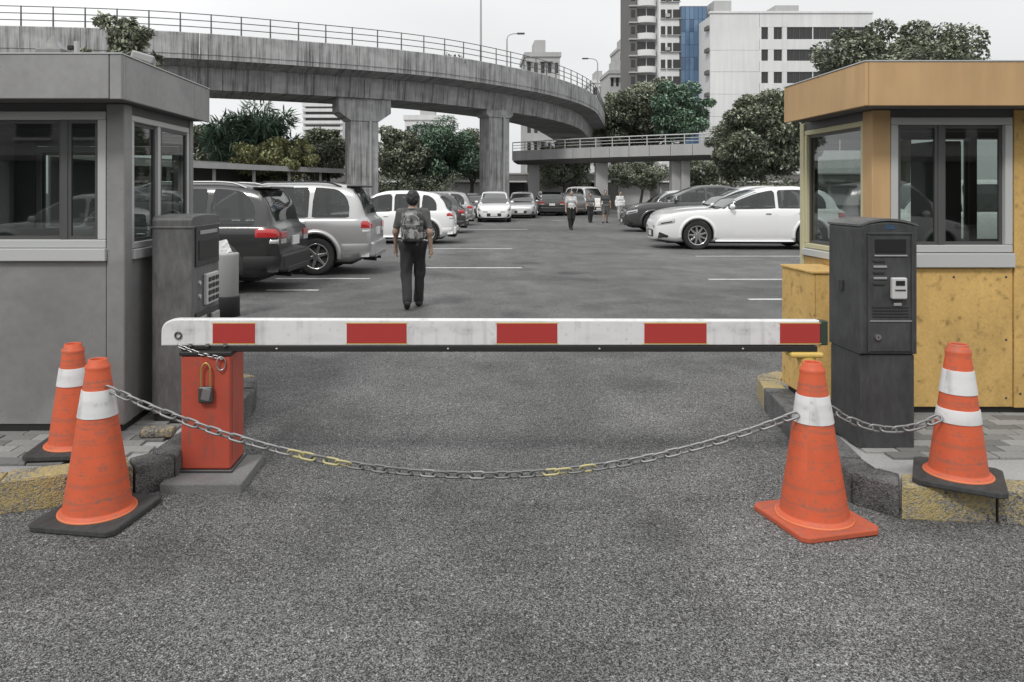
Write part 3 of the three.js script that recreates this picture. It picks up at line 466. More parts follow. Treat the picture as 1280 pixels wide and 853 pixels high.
const KIND = {  // fractions of length from the rear (0) to the nose (1); heights as fractions of the car's height
  suv: { belt: [[0, .56], [.015, .60], [.06, .615], [.3, .612], [.6, .605], [.72, .60], [.8, .59], [.9, .56], [.96, .52], [.985, .47], [1, .42]], roof: [[0, .56], [.012, .6], [.03, .70], [.06, .86], [.085, .94], [.12, .965], [.25, 1], [.45, .995], [.54, .965], [.62, .84], [.70, .67], [.735, .605], [.78, .59], [1, .4]], win: [[.09, .245], [.26, .42], [.435, .66]], doors: [[.255, .43], [.433, .64]], ws: [.552, .715], rw: [.028, .078], wheels: [.225, .80], plan: [.9, .8] },
  hatch: { belt: [[0, .50], [.012, .58], [.05, .625], [.3, .62], [.6, .60], [.72, .605], [.8, .595], [.9, .56], [.96, .51], [.985, .45], [1, .37]], roof: [[0, .5], [.012, .58], [.04, .68], [.09, .86], [.125, .93], [.18, .965], [.32, 1], [.46, .995], [.54, .955], [.64, .815], [.74, .665], [.785, .6], [.82, .58], [1, .36]], win: [[.12, .225], [.24, .42], [.435, .71]], doors: [[.235, .43], [.433, .66]], ws: [.55, .765], rw: [.028, .1], wheels: [.185, .815], plan: [.86, .68] },
  mpv: { belt: [[0, .52], [.012, .6], [.05, .645], [.3, .65], [.5, .64], [.64, .635], [.72, .63], [.82, .61], [.9, .575], [.95, .53], [.985, .46], [1, .38]], roof: [[0, .52], [.012, .6], [.04, .7], [.08, .86], [.11, .93], [.16, .965], [.26, 1], [.38, .99], [.45, .95], [.54, .85], [.62, .735], [.69, .635], [.72, .62], [1, .37]], win: [[.11, .2], [.215, .36], [.375, .62]], doors: [[.21, .37], [.373, .6]], ws: [.455, .675], rw: [.028, .09], wheels: [.19, .785], plan: [.86, .7] },
  van: { belt: [[0, .5], [.01, .53], [.3, .535], [.7, .53], [.85, .5], [.93, .46], [.98, .42], [1, .36]], roof: [[0, .5], [.01, .6], [.025, .8], [.04, .93], [.07, .975], [.3, 1], [.6, .99], [.7, .95], [.8, .74], [.87, .55], [.9, .48], [1, .34]], win: [[.06, .26], [.28, .5], [.52, .8]], doors: [[.27, .5], [.51, .72]], ws: [.715, .855], rw: [.012, .036], wheels: [.17, .83], plan: [.93, .76] },
};
const carGlass = P(.02, .06, { clearcoat: 1, ior: 1.8 }), clearGlass = new THREE.MeshPhysicalMaterial({ color: C(.3, .32, .32), roughness: .03, transmission: 1, thickness: 0, ior: 1.75 }), fabric = M(.06, .9), tyreMat = M(.022, .9), plastic = M(.025, .75), lampRed = P([.42, .015, .018], .2, { clearcoat: 1 }), lampClear = P(.5, .12, { clearcoat: 1, metalness: .3 }), chrome = M(.55, .2, { metalness: .9 }), plateMat = M(.66, .5);
const wheelCache = new Map();
function wheelParts(r, w, spokes) {
  const key = [r, w, spokes].join(); if (wheelCache.has(key)) return wheelCache.get(key);
  const rr = r * .68, tyre = lathe([[rr, -w / 2 + .01], [r - .03, -w / 2], [r - .006, -w / 2 + .025], [r, 0], [r - .006, w / 2 - .025], [r - .03, w / 2], [rr, w / 2 - .01], [rr - .015, w / 2 - .04], [rr - .015, -w / 2 + .04], [rr, -w / 2 + .01]], 36).rotateX(Math.PI / 2);
  const rim = [lathe([[rr, w / 2 - .008], [rr - .008, w / 2 - .004], [rr - .028, w / 2 - .016], [rr - .03, w / 2 - .05]], 36).rotateX(Math.PI / 2), new THREE.CylinderGeometry(rr * .2, rr * .24, .04, 16).rotateX(Math.PI / 2).translate(0, 0, w / 2 - .03)];
  for (let i = 0; i < spokes; i++) { const g = box(-.028, .028, rr * .12, rr - .015, w / 2 - .055, w / 2 - .022, .008); const p = g.attributes.position; for (let k = 0; k < p.count; k++) p.setX(k, p.getX(k) * lerp(1.25, .72, p.getY(k) / rr)); g.rotateZ(i / spokes * Math.PI * 2); rim.push(g); }
  const disc = new THREE.CylinderGeometry(rr - .02, rr - .02, .02, 30).rotateX(Math.PI / 2).translate(0, 0, w / 2 - .085);
  const out = { tyre, rim: merge(rim), disc }; wheelCache.set(key, out); return out;
}
const evaluator = new Evaluator(); evaluator.attributes = ['position', 'normal', 'uv'];
function car(o) {
  const K = KIND[o.kind], { L, W, H } = o, wr = o.wheel, clr = o.clear ?? .2, beltF = mono(K.belt), roofF = mono(K.roof);
  const g = thing(o.name, o.label, o.category ?? 'car', [o.x, 0, -o.Z], o.turn, o.group);
  const ring = (f) => {
    const e = f < .07 ? lerp(K.plan[0], 1, Math.sqrt(1 - ((.07 - f) / .07) ** 2)) : f > .86 ? lerp(K.plan[1], 1, Math.sqrt(Math.max(0, 1 - ((f - .86) / .14) ** 2))) : 1;
    const hw = W / 2 * e * (1 - .012 * Math.cos(f * 6.28)), belt = beltF(f) * H, roof = Math.max(roofF(f) * H, belt + .001), gh = roof - belt;
    const b = clr + (f < .09 ? (.09 - f) / .09 * .14 : f > .9 ? (f - .9) / .1 * .07 : 0), t = sstep(.03, .28, gh), w0 = hw * .925, w1 = w0 - .30 * gh, c = .022;
    const hz = [.86, .76, .66, .52, .28, 0], gz_ = [lerp(w0, w1, .35), lerp(w0, w1, .7), lerp(w0, w1, .9) - .004, w1 * .9, w1 * .55, 0], gy = [.35, .7, .9, .975, 1, 1], up = [.25, .45, .6, .75, .93, 1];
    const pts = [[b, 0], [b, hw * .45], [b, hw * .82], [b + .05, hw * .93], [b + .14, hw * .972], [lerp(b, belt, .42), hw * .995], [lerp(b, belt, .62), hw], [lerp(b, belt, .82), hw * .985], [belt - .045, hw * .968], [belt - .012, hw * .948], [belt, w0]];
    for (let i = 0; i < 6; i++) pts.push([lerp(belt + c * up[i], belt + gh * gy[i] + (i > 2 ? c * (i - 2) / 3 : 0), t), lerp(hw * hz[i], gz_[i], t)]);
    return pts;
  };
  const fs = []; for (let i = 0; i <= 18; i++) fs.push(.16 * i / 18); for (let i = 1; i <= 30; i++) fs.push(.16 + .66 * i / 30); for (let i = 1; i <= 16; i++) fs.push(.82 + .18 * i / 16);
  const N = 17, RN = 2 * N - 2, pos = [], idx = [], X = (f) => (f - .5) * L;
  for (const f of fs) { const r = ring(f); for (let i = 0; i < N; i++) pos.push(X(f), r[i][0], r[i][1]); for (let i = N - 2; i > 0; i--) pos.push(X(f), r[i][0], -r[i][1]); }
  for (let j = 0; j < fs.length - 1; j++) for (let i = 0; i < RN; i++) { const a = j * RN + i, b = j * RN + (i + 1) % RN, c = a + RN, d = b + RN; idx.push(a, c, b, b, c, d); }
  for (const [j, s] of [[0, 1], [fs.length - 1, -1]]) { const r = ring(fs[j]), cy = (r[0][0] + r[N - 1][0]) / 2, k = pos.length / 3; pos.push(X(fs[j]), cy, 0); for (let i = 0; i < RN; i++) { const a = j * RN + i, b = j * RN + (i + 1) % RN; s > 0 ? idx.push(k, a, b) : idx.push(k, b, a); } }
  let body = new THREE.BufferGeometry(); body.setAttribute('position', new THREE.Float32BufferAttribute(pos, 3)); body.setIndex(idx); body = toCreasedNormals(body, .75); metricUV(body);
  const wz = W / 2 - .125, wheelsX = K.wheels.map(X), arch = wr + .055;
  const yAt0 = (f, z) => { const r = ring(f), a = Math.abs(z); for (let i = N - 2; i >= 6; i--) if (a <= r[i][1] && a >= r[i + 1][1]) return lerp(r[i][0], r[i + 1][0], (r[i][1] - a) / Math.max(1e-6, r[i][1] - r[i + 1][1])); return r[N - 1][0]; };
  let br = new Brush(body, o.paint); br.updateMatrixWorld();
  for (const wx of wheelsX) for (const s of [-1, 1]) { const cg = new THREE.CylinderGeometry(arch, arch, .42, 32).rotateX(Math.PI / 2).translate(wx, wr + .02, s * (W / 2 - .03)), cb = new Brush(metricUV(cg), plastic); cb.updateMatrixWorld(); br = evaluator.evaluate(br, cb, SUBTRACTION); br.updateMatrixWorld(); }
  const open = o.open ?? (o.Z > 0 && o.Z < 40), belt = (f) => beltF(f) * H, roof = (f) => Math.max(roofF(f) * H, belt(f)), cutters = [];
  const winHi = (a, b) => (f) => { const q = (a === K.win[0][0] ? .34 : .05), e = Math.min((f - a) * L / q, (b - f) * L / .05, 1), k = Math.sqrt(Math.max(0, 1 - (1 - e) ** 2)); return Math.max(belt(f) + .03, belt(f) + .02 + ((roof(f) - belt(f)) * .875 - .03) * lerp(a === K.win[0][0] ? .3 : .82, 1, k)); };
  const closed = (rows) => { const n = rows[0].length, p = rows.flat(2), q = []; for (let j = 0; j < rows.length - 1; j++) for (let i = 0; i < n; i++) { const a = j * n + i, b = j * n + (i + 1) % n; q.push(a, a + n, b, b, a + n, b + n); } for (const [j, s] of [[0, 1], [rows.length - 1, -1]]) { const k = p.length / 3, c = [0, 0, 0]; rows[j].forEach(v => v.forEach((x, d) => c[d] += x / n)); p.push(...c); for (let i = 0; i < n; i++) { const a = j * n + i, b = j * n + (i + 1) % n; s > 0 ? q.push(k, a, b) : q.push(k, b, a); } } const G = new THREE.BufferGeometry(); G.setAttribute('position', new THREE.Float32BufferAttribute(p, 3)); G.setIndex(q); return metricUV(toCreasedNormals(G, .5)); };
  if (open) {
    const f0 = K.rw[0] + .035, f1 = K.ws[1] - .03, rows = [];
    for (let i = 0; i <= 14; i++) { const f = lerp(f0, f1, i / 14), r = ring(f), b = belt(f), gh = Math.max(.03, roof(f) - b - .05), w0 = r[10][1] - .07, w1 = w0 - .3 * gh, h = [[b - .27, 0], [b - .27, w0], [b, w0], [b + gh * .35, lerp(w0, w1, .35)], [b + gh * .7, lerp(w0, w1, .7)], [b + gh * .9, lerp(w0, w1, .9) - .02], [b + gh * .97, w1 * .8], [b + gh, 0]]; rows.push([...h.map(([y, z]) => [X(f), y, z]), ...h.slice(1, -1).reverse().map(([y, z]) => [X(f), y, -z])]); }
    cutters.push(closed(rows));
    for (const [a, b] of K.win) { const lo = [], hi = []; for (let i = 0; i <= 18; i++) { const f = lerp(a + .0005, b - .0005, i / 18); lo.push(new THREE.Vector2(X(f), belt(f) + .02)); hi.unshift(new THREE.Vector2(X(f), winHi(a, b)(f))); } const G = new THREE.ExtrudeGeometry(new THREE.Shape([...lo, ...hi]), { depth: W + .4, bevelEnabled: false }); G.translate(0, 0, -W / 2 - .2); cutters.push(plain(G)); }
    for (const [fa, fb, k] of [[K.ws[0] + .012, K.ws[1] - .012, .95], [K.rw[0] + .004, K.rw[1] - .004, .86]]) { const rows2 = []; for (let i = 0; i <= 8; i++) { const f = lerp(fa, fb, i / 8), d = .004, sl = (yAt0(Math.min(1, f + d), 0) - yAt0(f - d, 0)) / (2 * d * L), n = Math.hypot(1, sl), row = []; for (const [off, dir] of [[.07, 1], [-.2, -1]]) for (let q = 0; q <= 6; q++) { const z = lerp(-1, 1, dir > 0 ? q / 6 : 1 - q / 6) * ring(f)[13][1] * k; row.push([X(f) - sl / n * off, yAt0(f, z) + off / n, z]); } rows2.push(fa < .3 ? row : row); } const G = closed(rows2); cutters.push(G); }
  }
  br.material = o.paint;
  for (const cg of cutters) { const cb = new Brush(cg, plastic); cb.updateMatrixWorld(); br = evaluator.evaluate(br, cb, SUBTRACTION); br.updateMatrixWorld(); }
  const bm = part(g, 'body', br.geometry, br.material);
  const glassM = open ? clearGlass : carGlass;
  if (open) for (const [f, y] of [[K.doors[1][0] + .03, -.04], [K.doors[0][0] + .02, -.06]]) for (const s of [-1, 1]) { const by = belt(f), st = part(g, 'seat', merge([box(X(f), X(f) + .13, by - .27, by + .12 + y, s * .36 - .23, s * .36 + .23, .05)]), fabric, null); part(st, 'headrest', box(X(f) + .01, X(f) + .1, by + .15 + y, by + .32 + y, s * .36 - .13, s * .36 + .13, .04), fabric); }
  if (open) { const f = K.ws[1] - .05, by = belt(f); part(g, 'dashboard', box(X(f) - .35, X(f) + .05, by - .2, by - .01, -W * .36, W * .36, .05), plastic); part(g, 'steering_wheel', new THREE.TorusGeometry(.17, .015, 8, 24).rotateY(Math.PI / 2).rotateZ(.35), plastic, [X(f) - .48, by + .02, -.36]); }
  const zAt = (f, y) => { const r = ring(f); for (let i = 3; i < N - 1; i++) if (y <= r[i + 1][0] && y >= r[i][0]) return lerp(r[i][1], r[i + 1][1], (y - r[i][0]) / Math.max(1e-6, r[i + 1][0] - r[i][0])); return r[6][1]; };
  const yAt = (f, z) => { const r = ring(f), a = Math.abs(z); for (let i = N - 2; i >= 6; i--) if (a <= r[i][1] && a >= r[i + 1][1]) return lerp(r[i][0], r[i + 1][0], (r[i][1] - a) / Math.max(1e-6, r[i][1] - r[i + 1][1])); return r[N - 1][0]; };
  const grid = (nu, nv, fn) => { const p = [], q = []; for (let v = 0; v <= nv; v++) for (let u = 0; u <= nu; u++) p.push(...fn(u / nu, v / nv, u === 0 || u === nu || v === 0 || v === nv)); for (let v = 0; v < nv; v++) for (let u = 0; u < nu; u++) { const a = v * (nu + 1) + u; q.push(a, a + 1, a + nu + 1, a + 1, a + nu + 2, a + nu + 1); } const G = new THREE.BufferGeometry(); G.setAttribute('position', new THREE.Float32BufferAttribute(p, 3)); G.setIndex(q); G.computeVertexNormals(); return metricUV(G); };
  const side = (s, f0, f1, lo, hi, off, nu = 14, nv = 6, skirt = true) => grid(nu, nv, (u, v, e) => { const f = lerp(f0, f1, u), y = lerp(lo(f), hi(f), v); return [X(f), y, s * (zAt(f, y) + (e && skirt ? -.006 : off))]; });
  const det = o.detail ?? 1;
  for (const s of [-1, 1]) {
    for (const [a, b] of K.doors) if (det) { const wx = wheelsX.map(x => x / L + .5), d = part(g, 'door', side(s, a + .0015, b - .0015, (f) => Math.max(clr + .15, ...wx.map(w => { const dx = (f - w) * L; return Math.abs(dx) < arch + .05 ? wr + .02 + Math.sqrt(Math.max(0, (arch + .05) ** 2 - dx * dx)) : 0; })), (f) => belt(f) - .02, .005, 12, 8), o.paint);
      const hf = a + (b - a) * .14, hy = belt(hf) - .13; part(d, 'handle', box(X(hf) - .02, X(hf) + .13, hy - .016, hy + .016, s * (zAt(hf, hy) + .004), s * (zAt(hf, hy) + .034), .01), o.handle ?? o.paint); }
    for (const [a, b] of K.win) { const w = part(g, 'side_window', side(s, a, b, (f) => belt(f) + .02, (f) => { const q = (a === K.win[0][0] ? .34 : .05), e = Math.min((f - a) * L / q, (b - f) * L / .05, 1), k = Math.sqrt(Math.max(0, 1 - (1 - e) ** 2)); return Math.max(belt(f) + .03, belt(f) + .02 + ((roof(f) - belt(f)) * .875 - .03) * lerp(a === K.win[0][0] ? .3 : .82, 1, k)); }, .004, 26, 5, false), glassM);
      if (det) part(w, 'window_trim', side(s, a, b, (f) => belt(f) + .004, (f) => belt(f) + .02, .008, 10, 2), o.trim ?? plastic); }
    // lamps
    const tl = part(g, 'tail_light', merge([side(s, .004, o.tail?.[2] ?? .055, (f) => H * (o.tail?.[0] ?? .5), (f) => Math.min(belt(f) - .005, H * (o.tail?.[1] ?? .6)), .01, 10, 4), box(X(0) - .016, X(0) + .01, H * (o.tail?.[0] ?? .5), Math.min(belt(0) - .005, H * (o.tail?.[1] ?? .6)), s * ring(0)[6][1] * .62, s * ring(0)[6][1] * .97, .008)]), lampRed);
    if (det) part(tl, 'reversing_light', merge([side(s, .004, .035, () => H * (o.tail?.[0] ?? .5) - .09, () => H * (o.tail?.[0] ?? .5) - .01, .01, 6, 3), box(X(0) - .015, X(0) + .01, H * (o.tail?.[0] ?? .5) - .09, H * (o.tail?.[0] ?? .5) - .01, s * ring(0)[6][1] * .64, s * ring(0)[6][1] * .96, .006)]), lampClear);
    const hy = K.belt[K.belt.length - 1][1] * H; const hl = part(g, 'headlight', merge([side(s, .9, .992, (f) => hy - .03 + (1 - f) * .9, (f) => Math.min(belt(f) - .02, hy + .12 + (1 - f) * 1.1), .009, 10, 4), box(X(1) - .02, X(1) + .012, hy - .06, hy - .005, s * ring(1)[6][1] * .55, s * ring(1)[6][1] * .96, .01)]), lampClear);
    if (det) part(hl, 'lamp_housing', side(s, .912, .982, (f) => hy - .005 + (1 - f) * .9, (f) => Math.min(belt(f) - .045, hy + .075 + (1 - f) * 1.05), .012, 8, 3), plastic);
    part(g, 'fog_light', side(s, .935, .988, (f) => clr + .1, (f) => clr + .2 + Math.max(0, f - .94) * 2.6, .008, 8, 3), plastic);
    // mirror
    const mf = (K.win[K.win.length - 1][1] * .35 + .65 * K.doors[1][1]) - .0, my = belt(mf) + .09; const mg = new THREE.SphereGeometry(1, 16, 10).scale(.075, .075, .105).translate(X(mf), my, s * (W / 2 + .06)); part(g, 'wing_mirror', mg, o.mirror ?? o.paint); part(g, 'mirror_arm', rod([X(mf), my - .05, s * (W / 2 - .07)], [X(mf), my - .02, s * (W / 2 + .02)], .02), plastic);
    if (o.rails) { const p = []; for (let i = 0; i <= 8; i++) { const f = lerp(.13, .5, i / 8), z = ring(f)[13][1] * .93; p.push(new THREE.Vector3(X(f), yAt(f, z) + (i === 0 || i === 8 ? .0 : .05), s * z)); } part(g, 'roof_rail', tube(p, .017, 24, 8), o.railMat ?? plastic); }
    // sill and arches
    part(g, 'sill_trim', side(s, K.wheels[0] + (arch + .03) / L, K.wheels[1] - (arch + .03) / L, () => clr + .02, () => clr + .13, .012, 12, 3), o.lower ?? o.paint);
    for (const wx of wheelsX) {
      const a0 = -.15, a1 = Math.PI + .15, flare = [], fl = o.flare ?? .02, nI = 28, vv = [[arch - .004, -.36], [arch - .004, .012 + fl * .4], [arch + .03, .014 + fl], [arch + .075, .008 + fl * .6], [arch + .09, -.012]];
      const fg = grid(nI, 4, (u, v) => { const a = lerp(a0, a1, u), q = vv[Math.round(v * 4)], x = wx + Math.cos(a) * q[0], y = wr + .02 + Math.sin(a) * q[0], f = clamp(x / L + .5, .01, .99); return [x, y, s * (q[1] < -.1 ? W / 2 - .36 : zAt(f, Math.min(y, belt(f) - .06)) + q[1])]; });
      part(g, 'wheel_arch', fg, o.flareMat ?? o.paint);
      part(g, 'arch_liner', grid(20, 1, (u, v) => { const a = lerp(-.3, Math.PI + .3, u); return [wx + Math.cos(a) * (arch - .012), wr + .02 + Math.sin(a) * (arch - .012), s * lerp(W / 2 - .38, W / 2 - .03, v)]; }), plastic);
      const wh = wheelParts(wr, .21, o.spokes ?? 6), wg = part(g, 'wheel', wh.tyre, tyreMat, [wx, wr, s * wz], [0, s > 0 ? 0 : Math.PI, wx]); part(wg, 'rim', wh.rim, o.rim ?? chrome); part(wg, 'brake_disc', wh.disc, plastic);
    }
  }
  const top = (f0, f1, k, off, nu = 10, nv = 12) => grid(nv, nu, (v, u) => { const f = lerp(f0, f1, u), z = lerp(-1, 1, v) * (ring(f)[13][1] * k), d = .004, sl = (yAt(Math.min(1, f + d), 0) - yAt(f - d, 0)) / (2 * d * L), n = Math.hypot(1, sl); return [X(f) - sl / n * off, yAt(f, z) + off / n, z]; });
  part(g, 'windscreen', top(K.ws[0] + .008, K.ws[1] - .004, .99, .006), glassM);
  part(g, 'rear_window', top(K.rw[0], K.rw[1], .92, .008), glassM);
  if (o.spoiler) part(g, 'spoiler', (() => { const f = K.rw[1] + .018, y = yAt(f, 0); return box(X(f) - .26, X(f) + .06, y - .03, y + .012, -ring(f)[13][1] * .95, ring(f)[13][1] * .95, .018); })(), o.spoiler);
  // ends
  const r0 = ring(0), r1 = ring(1), rb = r0[0][0], rh = beltF(0) * H;
  part(g, 'rear_bumper', merge([box(X(0) - .07, X(.03), rb - .03, rb + (rh - rb) * .42, -r0[6][1] * .97, r0[6][1] * .97, .05), ...[-1, 1].map(s => side(s, .006, K.wheels[0] - (arch + .02) / L, () => clr + .12, (f) => rb + (rh - rb) * .4, .02, 12, 4))]), o.bumper ?? o.paint);
  part(g, 'bumper_trim', box(X(0) - .085, X(0) - .03, rb - .045, rb + .05, -r0[6][1] * .8, r0[6][1] * .8, .02), o.bumperTrim ?? plastic);
  part(g, 'number_plate', box(X(0) - .03, X(0) + .005, rb + (rh - rb) * .6, rb + (rh - rb) * .6 + .15, -.19, .19, .006), plateMat);
  const gl = part(g, 'grille', box(X(1) - .03, X(1) + .015, r1[0][0] + .05, r1[0][0] + (r1[N - 1][0] - r1[0][0]) * .62, -r1[6][1] * .62, r1[6][1] * .62, .02), plastic); part(gl, 'front_plate', box(X(1) + .0155, X(1) + .025, r1[0][0] + .08, r1[0][0] + .23, -.19, .19, .004), plateMat);
  if (det) part(g, 'wiper', rod([X(K.rw[0] + .01), yAt(K.rw[0] + .01, 0) + .03, 0], [X(K.rw[0] + .018), yAt(K.rw[0] + .018, .3) + .03, .35], .008), plastic);
  for (const z of [-.3, .3]) part(g, 'exhaust', rod([X(0) - .03, clr + .02, z], [X(.05), clr + .04, z], .03), plastic);
  part(g, 'underbody', box(X(.08), X(.94), clr - .05, clr + .06, -W / 2 * .72, W / 2 * .72, .03), plastic);
  return g;
}
const coat = { clearcoat: .7, clearcoatRoughness: .08 };
const LC = 'cars parked in the bays left of the lane', RC = 'cars parked in the bays right of the lane', BC = 'cars at the far end of the lot';
// place by the visible end: rear at (px) for cars with their backs to the lane
const placeRear = (px, Z, L) => (px - CX) * Z / F - L / 2, placeNose = (px, Z, L) => (px - CX) * Z / F + L / 2;
car({ name: 'suv', kind: 'suv', label: 'dark charcoal SUV parked nearest on the left behind the payment machine', group: LC, L: 4.75, W: 1.86, H: 1.80, wheel: .365, x: placeRear(361, 12.6, 4.75), Z: 13.2, turn: Math.PI - .06, paint: P(.024, .3, { ...coat, metalness: .2 }), rails: true, railMat: M(.4, .4, { metalness: .6 }), spoiler: P(.03, .3, coat), tail: [.5, .605, .085], bumper: M(.018, .6), lower: M(.018, .6), flareMat: M(.03, .5), handle: chrome, clear: .24 });
car({ name: 'suv', kind: 'suv', label: 'silver SUV with black spoiler and red tail light, second car on the left', group: LC, L: 4.8, W: 1.88, H: 1.84, wheel: .375, x: placeRear(470, 15.6, 4.8), Z: 15.95, turn: Math.PI - .04, paint: P(.4, .3, { ...coat, metalness: .5 }), rails: true, spoiler: M(.02, .4), tail: [.5, .60, .04], bumperTrim: M(.3, .4, { metalness: .4 }), flare: .05, handle: chrome, clear: .25, spokes: 6 });
car({ name: 'hatchback', kind: 'hatch', label: 'white hatchback behind the walking person with the backpack', group: LC, L: 4.5, W: 1.82, H: 1.68, wheel: .35, x: placeRear(569, 24.3, 4.5), Z: 24.9, turn: Math.PI - .05, paint: P(.74, .3, coat), tail: [.52, .6, .05], spokes: 8 });
car({ name: 'parked_car', kind: 'hatch', label: 'dark grey car just beyond the white hatchback on the left', group: LC, L: 4.4, W: 1.8, H: 1.6, wheel: .33, x: placeRear(583, 30.2, 4.4), Z: 31, turn: Math.PI - .06, paint: P(.05, .3, coat), tail: [.5, .6, .06] });
car({ name: 'parked_car', kind: 'suv', label: 'silver grey car in the left row behind the dark grey one', group: LC, L: 4.5, W: 1.8, H: 1.66, wheel: .34, x: placeRear(592, 37, 4.5), Z: 38, turn: Math.PI - .06, paint: P(.3, .3, { ...coat, metalness: .5 }), tail: [.5, .6, .06] });
car({ name: 'parked_car', kind: 'hatch', label: 'white car facing the barrier at the far end of the lane', group: BC, L: 4.3, W: 1.86, H: 1.66, wheel: .33, x: 1.72, Z: 43, turn: -Math.PI / 2 - .05, paint: P(.74, .3, coat) });
car({ name: 'parked_car', kind: 'hatch', label: 'silver car beside the white one facing the barrier', group: BC, L: 4.4, W: 1.82, H: 1.62, wheel: .33, x: 3.75, Z: 49, turn: -Math.PI / 2 - .12, paint: P(.5, .3, { ...coat, metalness: .4 }) });
car({ name: 'parked_car', kind: 'suv', label: 'black car with its back to the barrier in the far row', group: BC, L: 4.6, W: 1.86, H: 1.72, wheel: .34, x: 6.0, Z: 54, turn: Math.PI / 2, paint: P(.03, .3, coat), spoiler: M(.02, .5) });
car({ name: 'parked_van', kind: 'van', label: 'white van behind the group of people', category: 'van', group: BC, L: 4.8, W: 1.86, H: 2.05, wheel: .34, x: 9.1, Z: 57, turn: -Math.PI / 2 + .25, paint: P(.72, .35, coat) });
car({ name: 'hatchback', kind: 'mpv', label: 'white car with its nose to the lane, nearest on the right by the yellow booth', group: RC, L: 5.35, W: 1.9, H: 1.8, wheel: .405, x: placeNose(821, 21.9, 5.35), Z: 22.5, turn: Math.PI - .05, paint: P(.74, .28, coat), handle: chrome, spokes: 9, clear: .22 });
car({ name: 'hatchback', kind: 'mpv', label: 'pale silver car, second from the booth in the right row', group: RC, L: 5.1, W: 1.86, H: 1.84, wheel: .36, x: placeNose(822, 25, 5.1), Z: 25.6, turn: Math.PI - .05, paint: P(.62, .3, { ...coat, metalness: .3 }), clear: .2 });
car({ name: 'parked_car', kind: 'mpv', label: 'dark car with pale bonnet reflections, third in the right row', group: RC, L: 5.2, W: 1.86, H: 1.92, wheel: .39, x: placeNose(784, 31, 5.2), Z: 31.9, turn: Math.PI - .05, paint: P(.07, .28, { ...coat, metalness: .3 }), spokes: 9, clear: .22 });
car({ name: 'parked_car', kind: 'suv', label: 'light grey car farthest along the right row', group: RC, L: 4.6, W: 1.84, H: 1.72, wheel: .35, x: placeNose(786, 37, 4.6), Z: 38, turn: Math.PI - .05, paint: P(.5, .3, { ...coat, metalness: .3 }) });
car({ name: 'parked_van', kind: 'van', category: 'van', label: 'white van on the right seen through the yellow booth window', group: RC, L: 4.8, W: 1.86, H: 2.0, wheel: .35, x: 14.4, Z: 22.6, turn: Math.PI - .03, paint: P(.72, .35, coat) });
car({ name: 'parked_car', kind: 'suv', label: 'grey car between the silver and the black car in the far row', group: BC, L: 4.5, W: 1.82, H: 1.64, wheel: .33, x: 4.75, Z: 60, turn: -Math.PI / 2, paint: P(.2, .3, coat), detail: 0 });
car({ name: 'parked_car', kind: 'hatch', label: 'small dark car left of the white car facing the barrier', group: BC, L: 4.3, W: 1.78, H: 1.56, wheel: .32, x: .35, Z: 50, turn: Math.PI / 2 + .1, paint: P(.06, .3, coat), detail: 0 });
car({ name: 'parked_car', kind: 'hatch', label: 'dark car right of the black one, partly behind the person in the pale shirt', group: BC, L: 4.4, W: 1.8, H: 1.6, wheel: .33, x: 7.75, Z: 55, turn: Math.PI / 2 - .05, paint: P(.09, .3, coat), detail: 0 });
car({ name: 'parked_car', kind: 'hatch', label: 'white car behind the light grey one at the end of the right row', group: RC, L: 4.5, W: 1.8, H: 1.62, wheel: .33, x: placeNose(790, 45, 4.5), Z: 46, turn: Math.PI - .05, paint: P(.7, .3, coat), detail: 0 });
